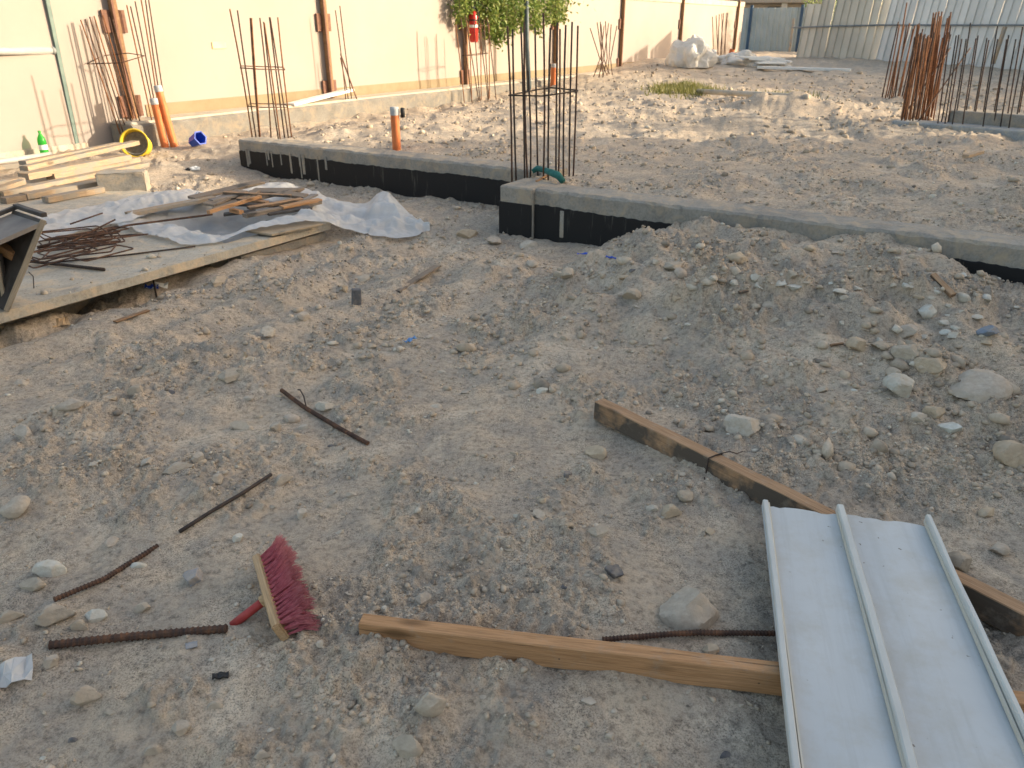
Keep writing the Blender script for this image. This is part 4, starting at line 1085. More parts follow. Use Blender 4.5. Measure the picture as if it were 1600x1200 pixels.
# wood scraps on the plastic
SG = 'dark wood scraps heaped on the plastic sheet'
for a, b, z0, z1, w_, h_, mt, lab in [
    ((200,338),(335,312),.17,.19,.10,.03,'plank','brown plank bridging the pit left of the scrap heap'),
    ((300,312),(408,286),.20,.24,.12,.022,'plank_grey','long grey weathered plank at the back of the scrap heap'),
    ((325,322),(378,300),.22,.24,.11,.02,'plank_grey','broad grey scrap board lying left on the heap'),
    ((326,334),(407,310),.24,.26,.035,.025,'timber','thin pale batten laid across the front of the scrap heap'),
    ((350,303),(455,308),.26,.24,.05,.02,'timber_stained','brown strip with split end on top of the scrap heap'),
    ((395,300),(470,300),.20,.22,.12,.02,'plank_grey','grey scrap board at the right top of the heap'),
    ((446,304),(478,309),.24,.22,.10,.02,'plank_grey','broken grey board end at the right of the heap'),
    ((388,327),(472,313),.22,.22,.05,.02,'timber_stained','brown scrap strip in the middle of the heap'),
    ((382,340),(500,318),.19,.19,.06,.03,'plank_grey','long dark scrap along the front of the heap'),
    ((440,326),(500,314),.21,.21,.06,.02,'timber','pale edged strip at the right end of the scrap heap'),
    ((340,328),(400,300),.20,.21,.09,.018,'plank_grey','slanting grey board under the pale batten'),
    ((405,312),(472,296),.23,.24,.07,.018,'plank_grey','grey board crossing the top right of the heap'),
    ((418,336),(485,326),.18,.19,.08,.02,'ply_dark','dark plywood strip low at the right front of the heap'),
    ((330,316),(372,306),.23,.24,.07,.022,'ply_grey','dusty plywood offcut at the left top of the heap'),
    ((455,322),(492,306),.20,.22,.07,.018,'ply_grey','dusty plywood scrap at the far right of the heap'),
    ((372,312),(418,318),.24,.23,.045,.018,'timber_stained','short brown lath in the centre top of the heap'),
    ((362,331),(378,335),.20,.20,.04,.03,'timber','small pale wood offcut at the front of the heap'),
    ((350,337),(400,332),.17,.18,.05,.02,'ply_dark','dark plywood scrap under the pale offcut'),
    ((370,320),(440,322),.18,.19,.09,.02,'ply_dark','dark plywood scrap in the core of the heap')]:
    plank('wood_scrap', g(a[0], a[1], z0 + .03), g(b[0], b[1], z1 + .03), w_, h_, M[mt], lab, 'wood scrap', SG, random.uniform(-.12, .12))
# plywood under the sheet at the pad end
P = [g(380, 362, .165), g(425, 369, .165), g(505, 352, .165), g(470, 343, .165)]
o = link('plywood_board', mesh_py(*solid_quad(P, .014, Vector((0, 0, 1)))), M['ply_pale']); tag(o, 'grey plywood board under the plastic at the pad end', 'board')

# ================================================================== BUCKET, TUB, LITTER NEAR THE WALL
def bucket():
    c = gnd(216, 243)
    t = thing('bucket', c, 'yellow bucket lying on its side with dried mortar inside', 'bucket')
    r = .155
    mouth = fy(211, 224, c.y - .02); ax = Vector((.12, -.95, .26)).normalized()
    q = ax.to_track_quat('Z', 'Y').to_matrix().to_4x4(); q.translation = mouth - ax * .22
    link('bucket_shell', mesh_py(*lathe_geo([(0, 0), (r * .8, 0), (r * .86, .06), (r * .95, .18), (r, .23), (r * 1.06, .232), (r * 1.07, .25), (r * .97, .252), (r * .93, .2), (r * .8, .02), (0, .02)], 28)), M['yellow'], t, q, True)
    prof = [(r * .90, .17), (r * .75, .165), (r * .5, .145), (r * .2, .13), (0, .125)]
    link('mortar', mesh_py(*lathe_geo(prof, 24)), M['mortar'], t, q, True)
    link('handle', tube_mesh([Vector((r * 1.04 * math.cos(a), .04 + r * 1.04 * math.sin(a), .235 + .02 * math.sin(a))) for a in np.linspace(math.pi, 2 * math.pi, 14)], .004, 6), M['cap'], t, q, True)
bucket()
def tub():
    c = gnd(311, 229); t = thing('tub', c, 'small blue plastic tub tipped over on the dirt by the curb', 'tub')
    ax = Vector((.75, -.45, .35)).normalized(); q = ax.to_track_quat('Z', 'Y').to_matrix().to_4x4(); q.translation = c + Vector((-.08, .02, .05))
    link('tub_shell', mesh_py(*lathe_geo([(0, 0), (.065, 0), (.075, .08), (.085, .17), (.095, .172), (.095, .18), (.078, .18), (.062, .015), (0, .012)], 6)), M['blue'], t, q)
tub()
def crumple(name, c, size, mat, label, cat, seed, sub=3, flat=.5, group=None):
    r = random.Random(seed); bm = bmesh.new(); bmesh.ops.create_icosphere(bm, subdivisions=sub, radius=1)
    pl = [(Vector((r.gauss(0, 1), r.gauss(0, 1), r.gauss(0, 1))).normalized(), r.uniform(.45, 1.0)) for _ in range(15)]
    for v in bm.verts:
        d = v.co.normalized(); k = 1.0
        for n_, w_ in pl: k -= .13 * max(0, 1 - abs(d.dot(n_)) * 4.5) * w_
        k *= 1 + .22 * float(perlin(np.array([d.x * 1.8 + seed]), np.array([d.y * 1.8 + d.z * 1.3]), seed)[0]) + .07 * r.random() * .5
        v.co = Vector((d.x * k * size[0], d.y * k * size[1], d.z * k * size[2]))
        if v.co.z < -size[2] * flat: v.co.z = -size[2] * flat
    o = link(name, bm_mesh(bm), mat, None, Matrix.Translation(Vector(c) + Vector((0, 0, size[2] * flat * .9)))); return tag(o, label, cat, group)
c = gnd(305, 266); crumple('rag', c, (.07, .05, .035), M['label_white'], 'white crumpled rag with dark stains on the sand behind the plastic', 'rag', 3)
crumple('rubber_scrap', gnd(296, 266), (.05, .03, .02), M['black'], 'black rubber scrap beside the white rag', 'scrap', 4)
def teal():
    c = g(868, 277, .41)
    V = [g(832, 268, .415), g(840, 263, .44), g(852, 266, .45), g(862, 270, .47), g(872, 274, .46), g(880, 284, .415)]
    o = link('cloth_strip', tube_mesh(V, .028, 8, taper=[.7, .9, .8, 1.0, 1.1, .9]), M['rag_teal'], None, None, True)
    tag(o, 'dark teal cloth strip lying on the beam inside the corner cage', 'cloth')
teal()
plank('wood_strip', g(838, 284, .405), g(860, 272, .405), .02, .01, M['timber'], 'thin wood strip on the beam corner beside the teal cloth', 'wood strip')
# leaning plank on curb by the second post
plank('plank', S(wallpt(445, -6.15), -6.12, .44), S(wallpt(545, -6.25), -6.25, .56), .16, .04, M['white_paint'], 'pale cement-dusted plank resting on the curb by the second post', 'plank')
# far litter
c = gnd(1080, 104); crumple('plastic_bag', c, (.62, .45, .68), M['plastic_bag'], 'big heap of white plastic bags at the wall beneath a post', 'plastic bag', 8, 4, .25)
c = gnd(1120, 104); crumple('plastic_bag', c + Vector((0, 1, 0)), (.4, .35, .33), M['plastic_bag'], 'smaller white bag between the far cage and the heap', 'plastic bag', 9, 4, .25)
c = gnd(1160, 102); crumple('plastic_bag', c + Vector((0, .6, 0)), (.6, .45, .30), M['plastic_bag'], 'white bag lying right of the leaning orange pipe', 'plastic bag', 10, 4, .25)
c = gnd(1200, 104); crumple('plastic_bag', c, (.65, .4, .22), M['plastic_bag'], 'low white bag under the stacked white boards', 'plastic bag', 12, 4, .25)
c = gnd(1108, 102); crumple('rubble_bag', c + Vector((0, 1.2, .3)), (.18, .18, .18), M['black'], 'dark bundle on top of the white bags by the far cage', 'bundle', 13)
for i, (a, b, z) in enumerate([((1152, 90), (1222, 93), .40), ((1166, 93), (1230, 97), .30), ((1180, 99), (1225, 100), .25)]):
    p0 = gnd(a[0], 104); p1 = gnd(b[0], 104); p0 = fy(a[0], a[1], p0.y); p1 = fy(b[0], b[1], p0.y)
    plank('white_board', p0, p1, .5, .04, M['white_paint'], ['uppermost white board stacked before the far fence', 'middle white board stacked before the far fence', 'lowest white board stacked before the far fence'][i], 'board', 'white boards before the far fence')
p0 = gnd(1184, 109); p1 = gnd(1328, 110); plank('white_plank', p0 + Vector((0, 0, .03)), Vector((p1.x, p0.y - 1.2, p0.z + .02)), .22, .06, M['white_paint'], 'long white plank lying on the far ground before the tan fence', 'plank')
p0 = gnd(1090, 147); p1 = gnd(1262, 155)
o = link('grey_pole', tube_mesh([p0 + Vector((0, 0, .05)), p0.lerp(p1, .5) + Vector((0, 0, .04)), p1 + Vector((0, 0, .03))], .045, 8), M['concrete_pale'], None, None, True); tag(o, 'long grey pole lying across the far sunlit ground', 'pole')
plank('wood_offcut', g(1508, 247, .42), g(1532, 240, .42), .06, .03, M['plank'], 'pale wood offcut on the platform dirt at the right', 'wood scrap')

# grass tufts: one mass
def grass():
    V, F = [], []
    for k in range(2600):
        if random.random() < .8: px, py = random.gauss(1066, 22), random.gauss(136, 3.0)
        else: px, py = random.gauss(1230, 22), random.gauss(146, 1.5)
        d = ray(px, py); kk = (.45 - CAMH) / d.z
        p = Vector((d.x * kk, d.y * kk, 0)); p.z = h1(p.x, p.y) if k % 40 == 0 else .0
        V.append(p)
    xs = np.array([v.x for v in V]); ys = np.array([v.y for v in V]); zs = H(xs, ys)
    VV = []
    for x, y, z in zip(xs, ys, zs):
        a = random.uniform(0, 6.28); h_ = random.uniform(.05, .16); o = len(VV); w_ = .012
        VV += [(x - math.cos(a) * w_, y - math.sin(a) * w_, z - .01), (x + math.cos(a) * w_, y + math.sin(a) * w_, z - .01), (x + random.gauss(0, .05), y + random.gauss(0, .05), z + h_)]
        F.append((o, o + 1, o + 2))
    o = link('grass', mesh_py(VV, F), M['grass']); tag(o, 'low yellow-green weeds growing on the far sunlit ground', 'grass', None, 'stuff')
grass()

# ================================================================== FOREGROUND TIMBERS, PANEL, BROOM, BARS
T1a, T1b = g(568, 999, .028), g(1213, 1079, .03)
d1 = (T1b - T1a).normalized(); T1e = T1a + d1 * 1.86
plank('timber_beam', T1a, T1e, .044, .074, M['timber'], 'clean pine timber lying in front, running under the white panel', 'timber', None, 0, None, .0012, .004, .003)
T2a, T2b = g(935, 652, .03), g(1216, 797, .018)
d2 = (T2b - T2a).normalized(); T2e = T2a + d2 * 2.15
plank('timber_beam', T2a, T2e, .055, .085, M['timber_stained'], 'tar-stained timber with a wire tie, running diagonally under the white panel', 'timber', None, 0, None, .0015, .004, .003)
# tie wire round the stained timber
def wire():
    c = g(1108, 742, .03); m = frame(T2a, T2e); x0 = (m.inverted() @ c).x
    P = [m @ Vector((x0 + dx, yy, zz)) for dx, yy, zz in ((-.004, -.034, -.0), (-.002, -.032, .03), (0, -.031, .088), (.006, 0, .0905), (.012, .031, .088), (.014, .033, .03), (.012, .034, -.0))]
    P2 = [m @ Vector((x0 + .006, .0, .092)), m @ Vector((x0 + .03, .05, .10)), m @ Vector((x0 + .02, .12, .06)), m @ Vector((x0 + .0, .19, .035))]
    P3 = [P[0], m @ Vector((x0 + .02, -.07, .03)), m @ Vector((x0 + .05, -.11, .0)), m @ Vector((x0 + .03, -.17, .0)), m @ Vector((x0 + .09, -.22, .005))]
    t = thing('tie_wire', c, 'rusty tie wire twisted round the stained timber', 'wire')
    for Q, r in ((P, .0028), (P2, .002), (P3, .0022)):
        o = link('strand', tube_mesh(Q, r, 6), M['wire'], None, None, True); reparent(o, t)
wire()

def white_panel():
    zp1 = .018 + .085 + .012; zp2 = .118
    a = g(1190, 789, zp1 + .004); b = g(1448, 806, zp1 + .004)
    c = g(1236, 1200, zp2)
    t = thing('cladding_sheet', a, 'long white plastic panel with three ribs lying on two timbers', 'panel')
    ydir = (c - a).normalized()
    xdir = (b - a); wd = xdir.length; xdir.normalize(); zdir = xdir.cross(ydir) * -1
    zdir = (-ydir).cross(xdir) * -1; zdir = xdir.cross(-ydir); xdir = (-ydir).cross(zdir).normalized(); zdir.normalize()
    m = Matrix((xdir, ydir, -xdir.cross(ydir) * -1)).transposed().to_4x4()
    z3 = ydir.cross(xdir) if ydir.cross(xdir).z > 0 else xdir.cross(ydir)
    m = Matrix((xdir, ydir, z3)).transposed().to_4x4(); m.translation = a
    L = 1.72
    # sheet: slightly wavy grid with thickness
    nx, ny = 28, 60
    vs, fs = [], []
    for k, dz in ((0, .0), (1, -.006)):
        for j in range(ny + 1):
            for i in range(nx + 1):
                x = wd * i / nx; y = L * j / ny
                z = .0035 * math.sin(x * 21 + 1) * math.sin(y * 3.1 + .4) + .0015 * math.sin(y * 11 + x * 7)
                if j == 0: y += .006 * (random.random() < .25) + .003 * math.sin(x * 40)
                vs.append((x, y, z + dz))
    w_ = nx + 1; o2 = w_ * (ny + 1)
    for j in range(ny):
        for i in range(nx):
            q = (j*w_+i, (j+1)*w_+i, (j+1)*w_+i+1, j*w_+i+1); fs.append(q); fs.append(tuple(o2 + k for k in q[::-1]))
    ring = [i for i in range(w_)] + [j*w_+nx for j in range(1, ny+1)] + [ny*w_+i for i in range(nx-1, -1, -1)] + [j*w_ for j in range(ny-1, 0, -1)]
    for k in range(len(ring)):
        p, q = ring[k], ring[(k+1) % len(ring)]; fs.append((p, q, o2+q, o2+p))
    me = mesh_py(vs, fs); bm = bmesh.new(); bm.from_mesh(me); bmesh.ops.recalc_face_normals(bm, faces=bm.faces[:]); bm.to_mesh(me); bm.free()
    o = link('panel_sheet', me, M['panel'], t, m, False)
    def rib(x0, w0, h0, y0=0, y1=L, mat='panel', wob=.002, notches=()):
        n = 60; vs, fs = [], []
        for j in range(n + 1):
            y = y0 + (y1 - y0) * j / n; dx = wob * math.sin(y * 5 + x0 * 20); h = h0 * (1 + .06 * math.sin(y * 17))
            for (na, nb_) in notches:
                if na < y < nb_: h *= .35
            for (a_, b_) in ((-w0/2, -.002), (-w0/2 + .001, h * .85), (-w0/2 + .004, h), (w0/2 - .004, h), (w0/2 - .001, h * .85), (w0/2, -.002)): vs.append((x0 + dx + a_, y, b_))
        for j in range(n):
            for i in range(5): fs.append((j*6+i, j*6+i+1, (j+1)*6+i+1, (j+1)*6+i))
        fs.append(tuple(range(6))); fs.append(tuple(range(n*6, n*6+6))[::-1])
        me = mesh_py(vs, fs); bm = bmesh.new(); bm.from_mesh(me); bmesh.ops.recalc_face_normals(bm, faces=bm.faces[:]); bm.to_mesh(me); bm.free()
        return link('rib', me, M[mat], t, m)
    r1 = rib(.010, .019, .020, -.004, L, 'panel_rib')
    r2 = rib(wd * .475, .023, .026, -.022, L, 'panel_rib')
    r3 = rib(wd - .010, .018, .030, -.018, L, 'panel_rib', .003, ((.33, .345), (.55, .56)))
    # yellowed inner flanks of the ribs
    for x0, rp in ((.0215, r1), (wd * .475 - .013, r2), (wd - .0215, r3)):
        vs, fs = box_geo((x0 - .0022, .0, .001), (x0 + .0022, L, .014)); link('rib_flank', mesh_py(vs, fs), M['panel_edge'], rp, m)
white_panel()

def broom():
    e0, e1 = gnd(452, 999), gnd(420, 893)
    e0.z += .012; e1.z += .03
    t = thing('broom', (e0 + e1) / 2, 'broom head with maroon bristles and red handle stub half buried in dirt', 'broom')
    ax = (e1 - e0).normalized()
    bdir = Vector((ax.y, -ax.x, 0)); bdir.normalize()
    bdir = (bdir + Vector((0, 0, .36))).normalized(); up = ax.cross(bdir).normalized()
    if up.z < 0: up = -up
    L = (e1 - e0).length
    # block: thickness along bdir .024, height along up .065
    m = Matrix((ax, bdir, up)).transposed().to_4x4(); m.translation = e0
    me = bevel_box((0, -.024, -.010), (L, 0, .055), .004, 2)
    link('block', me, M['broom_wood'], t, m)
    V, F = [], []
    for r_ in range(5):
        for c_ in range(17):
            bx0 = L * (.03 + .94 * (c_ + .5 * (r_ % 2)) / 16.5); bz0 = -.002 + .050 * r_ / 4
            tx, tz, tl = random.gauss(0, .006), random.gauss(0, .005), random.uniform(.068, .088)
            for k in range(17):
                fan = (bx0 / L - .5) * 2
                sx_, sz_ = random.gauss(0, 1), random.gauss(0, 1)
                dx = fan * .020 + tx + sx_ * .0055; dz = (r_ - 2) * .007 + tz + sz_ * .0050; ln = tl + random.uniform(-.008, .006)
                p0 = Vector((bx0 + sx_ * .0014, -.002, bz0 + sz_ * .0014)); p1 = p0 + Vector((dx * .4, ln * .55, dz * .4)); p2 = p0 + Vector((dx * 1.2, ln, dz * 1.3 - .006))
                o = len(V); w_ = .0010
                for p in (p0, p1, p2):
                    for a in range(3): V.append(p + Vector((math.cos(a * 2.09) * w_, 0, math.sin(a * 2.09) * w_)))
                for s_ in (0, 3):
                    for a in range(3): F.append((o + s_ + a, o + s_ + (a + 1) % 3, o + s_ + 3 + (a + 1) % 3, o + s_ + 3 + a))
    o = link('bristles', mesh_py(V, F), M['bristle'], t, m); o['kind'] = 'stuff'
    hb = m @ Vector((L * .48, -.02, .022)); he = gnd(362, 974); he.z -= .008
    o = link('handle', tube_mesh([hb, hb.lerp(he, .5), he], .0125, 12), M['red_handle'], None, None, True); reparent(o, t)
    o = link('socket', tube_mesh([hb + (hb - he).normalized() * .005, hb.lerp(he, .16)], .018, 12), M['broom_wood'], None, None, True); reparent(o, t)
broom()

def gl(px, py, dz=.006): return gnd(px, py, dz)
loose_bar('rebar', [gl(441, 616, .02), gl(475, 640, .014), gl(530, 672, .010), gl(575, 695, .006)], .0085, M['rebar'], 'short rusty bar with a wire hook above the middle of the ground')
loose_bar('tie_wire', [gl(479, 641, .02), gl(476, 630, .035), gl(470, 618, .03), gl(466, 612, .01)], .003, M['wire'], 'wire hook tied on the short rusty bar', 0, 'wire')
loose_bar('rebar', [gl(281, 833, .006), gl(330, 806, .016), gl(380, 778, .020), gl(425, 750, .024)], .0066, M['rebar_dark'], 'dark smooth bar pointing up to a triangular stone', 0)
loose_bar('rebar', [gl(246, 853, .0), gl(200, 884, .006), gl(165, 908, .010), (gl(86, 943, .014))], .0075, M['rebar'], 'ribbed rusty bar half buried, ending at the big stone at left')
loose_bar('rebar', [gl(80, 1014, .014), gl(200, 1001, .014), gl(356, 988, .014)], .0108, M['rebar'], 'thick ribbed rusty bar lying left of the broom')
loose_bar('rebar', [gl(942, 1004, .010), gl(1050, 1000, .022), gl(1090, 999, .024), gl(1215, 1000, .024), gl(1330, 1003, .02)], .0075, M['rebar'], 'rusty bar between the pine timber and the large flat stone')
# wire collar at the end of thick bar
loose_bar('wire_collar', [gl(76, 1012, .0), gl(79, 1012, .02), gl(84, 1012, .0)], .006, M['concrete'], 'grey cement crust on the left end of the thick bar', 0, 'cement crust')

# small litter
def flat_piece(name, px, py, sx, sy, mat, label, cat, rz=0.0, th=.004, tilt=.15, curl=.0):
    p = gnd(px, py, .006); nx = 6; vs, fs = [], []
    for j in range(3):
        for i in range(nx + 1):
            x = (i / nx - .5) * sx; y = (j / 2 - .5) * sy
            vs.append((x + random.uniform(-.06, .06) * sy, y + random.uniform(-.1, .1) * sy, curl * math.sin(i * 1.9 + j) + curl))
    n1 = len(vs); vs += [(a, b, c - th) for a, b, c in vs]
    w_ = nx + 1
    for j in range(2):
        for i in range(nx):
            q = (j*w_+i, j*w_+i+1, (j+1)*w_+i+1, (j+1)*w_+i); fs.append(q); fs.append(tuple(n1 + k for k in q[::-1]))
    ring = list(range(w_)) + [w_*1+nx, w_*2+nx] + list(range(w_*2+nx-1, w_*2-1, -1)) + [w_]
    for k in range(len(ring)): a, b = ring[k], ring[(k+1) % len(ring)]; fs.append((a, n1+a, n1+b, b))
    o = link(name, mesh_py(vs, fs), M[mat], None, Matrix.Translation(p) @ Matrix.Rotation(rz, 4, 'Z') @ Matrix.Rotation(tilt, 4, 'X')); return tag(o, label, cat)
flat_piece('plastic_strap', 641, 534, .09, .02, 'blue_pale', 'blue plastic strap scrap lying on the dirt right of the ruts', 'plastic scrap', 1.0, .002, .1, .008)
flat_piece('plastic_scrap', 897, 377, .07, .03, 'blue', 'bright blue plastic scrap in front of the tarred beam', 'plastic scrap', -.5, .003, .3, .006)
flat_piece('plastic_scrap', 915, 398, .11, .015, 'blue', 'thin dark blue strip on the dirt below the tarred beam', 'plastic scrap', .2, .003, .1, .004)
flat_piece('plastic_scrap', 955, 404, .07, .018, 'blue', 'small blue strip right of the dark blue strip', 'plastic scrap', -.5, .003, .2, .004)
flat_piece('wrapper', 243, 449, .16, .05, 'label_white', 'white and blue printed wrapper by the pad with a nail through it', 'wrapper', .15, .002, .35, .01)
flat_piece('wrapper', 238, 451, .08, .03, 'blue', 'blue torn part of the wrapper lying by the pad', 'wrapper', .15, .002, .4, .012)
flat_piece('cardboard', 382, 556, .06, .02, 'card', 'brown cardboard sliver standing by the wheel ruts', 'cardboard', -1.0, .003, .9)
flat_piece('cardboard', 93, 506, .10, .06, 'card', 'torn brown cardboard by the dark gap under the pad', 'cardboard', .6, .003, .6, .006)
flat_piece('plastic_scrap', 12, 1058, .12, .07, 'plastic', 'clear white plastic scrap at the lower left edge', 'plastic scrap', .4, .002, .35, .012)
flat_piece('plastic_scrap', 300, 1010, .03, .02, 'stone_blue', 'tiny grey-blue chip near the thick bar', 'plastic scrap', .4, .003, .1)
flat_piece('leather_scrap', 345, 1058, .04, .015, 'black', 'small black rubber scrap in the front dirt', 'scrap', .2, .006, .1, .003)
loose_bar('nail_bar', [gl(245, 465, .0), gl(242, 450, .055)], .006, M['rebar_dark'], 'short upright rod stuck in the dirt at the wrapper', 0)
o = link('brick_piece', bevel_box((-.028, -.02, -.01), (.028, .02, .095), .004), M['stone_dark'], None, Matrix.Translation(gnd(557, 475)) @ Matrix.Rotation(.3, 4, 'Z') @ Matrix.Rotation(.08, 4, 'Y')); tag(o, 'dark grey block piece standing upright in the middle ground', 'block')
p0, p1 = gnd(1455, 440, .03), gnd(1487, 470, .02)
plank('wood_splinter', p0, p1, .030, .022, M['timber_stained'], 'split brown wood chunk on the soil heap at the right', 'wood scrap', None, .3)
plank('wood_sliver', gnd(1297, 544, .01), gnd(1316, 541, .01), .015, .01, M['timber_stained'], 'small brown wood sliver among stones at the right', 'wood scrap')
plank('wood_sliver', gnd(1154, 461, .01), gnd(1168, 459, .01), .02, .01, M['timber_stained'], 'small orange-brown wood chip on the soil heap', 'wood scrap')
plank('wood_strip', gnd(180, 505, .004), gnd(232, 487, .006), .035, .008, M['post_timber'], 'thin brown bark strip lying by the pad edge', 'wood scrap')
plank('wood_strip', gnd(620, 455, -.01), gnd(683, 420, .012), .05, .014, M['plank_grey'], 'weathered strip half sunk in the dirt beyond the block piece', 'wood scrap')
flat_piece('plastic_scrap', 480, 366, .15, .03, 'label_white', 'pale plaster flake by the pad end under the plastic', 'scrap', .3, .004, .1)

# ================================================================== STONES
def rock_mesh(seed, sub=3):
    r = random.Random(seed); bm = bmesh.new(); bmesh.ops.create_icosphere(bm, subdivisions=sub, radius=1)
    pl = []
    for _ in range(r.randint(9, 15)):
        n_ = Vector((r.gauss(0, 1), r.gauss(0, 1), r.gauss(0, 1))).normalized(); pl.append((n_, r.uniform(.42, .92)))
    off = r.uniform(0, 100)
    for v in bm.verts:
        d = v.co.normalized(); k = 1.0
        for n_, q in pl:
            c_ = d.dot(n_)
            if c_ > 1e-3: k = min(k, q / c_)
        k *= 1 + .05 * float(perlin(np.array([d.x * 2.5 + off]), np.array([d.y * 2.5 + d.z * 2.1]), seed)[0]) + (.02 if sub < 4 else .006) * r.gauss(0, 1)
        if sub > 3:
            a_, b_, c_ = np.array([d.x * 7 + off]), np.array([d.y * 7 + off * .3]), np.array([d.z * 7])
            k *= 1 + .05 * float(perlin(a_ + c_, b_ - c_ * .7, seed + 3)[0]) + .03 * float(perlin(a_ * 2.3 - c_, b_ * 2.3 + c_ * 2, seed + 5)[0])
        v.co = d * k
    me = bm_mesh(bm, 'rock'); me.polygons.foreach_set('use_smooth', [True] * len(me.polygons))
    try: me.set_sharp_from_angle(angle=R(32))
    except Exception: pass
    return me
ROCKS = [rock_mesh(100 + i) for i in range(12)] + [rock_mesh(200 + i, 4) for i in range(10)]
ROCKS_BY = {}
def rock_for(i, mat):
    k = (i, mat)
    if k not in ROCKS_BY:
        me = ROCKS[i].copy(); me.materials.clear(); me.materials.append(M[mat]); ROCKS_BY[k] = me
    return ROCKS_BY[k]
def stone(px, py, wpx, hpx, mat, label, group=None, sink=.30, idx=None, rz=None):
    p = gnd(px, py + hpx * .28)
    dep = p.y * math.cos(PITCH) + (CAMH - p.z) * math.sin(PITCH)
    sx = wpx / FPX * dep / 2 * 1.12; el = math.atan2(CAMH - p.z, p.y)
    hh = hpx / FPX * dep / 2 * 1.15
    sy = min(1.15 * sx, max(.62 * sx, hh * .62 / max(.15, math.sin(el))))
    sz = max(.35 * sx, min(sx * .95, (hh - sy * math.sin(el) * .55) / math.cos(el) * 1.1))
    o = bpy.data.objects.new('stone', rock_for((12 + random.randrange(10) if wpx > 27 else random.randrange(12)) if idx is None else idx, mat)); COL.objects.link(o)
    o.location = (p.x, p.y + sy * .3, p.z + sz * (1 - 2 * sink) * .9)
    o.rotation_euler = (random.uniform(-.25, .25), random.uniform(-.25, .25), random.uniform(-.5, .5) if rz is None else rz)
    o.scale = (sx, sy, sz)
    tag(o, label, 'stone', group); taken.append((p.x, p.y + sy * .3, sx))
    return o
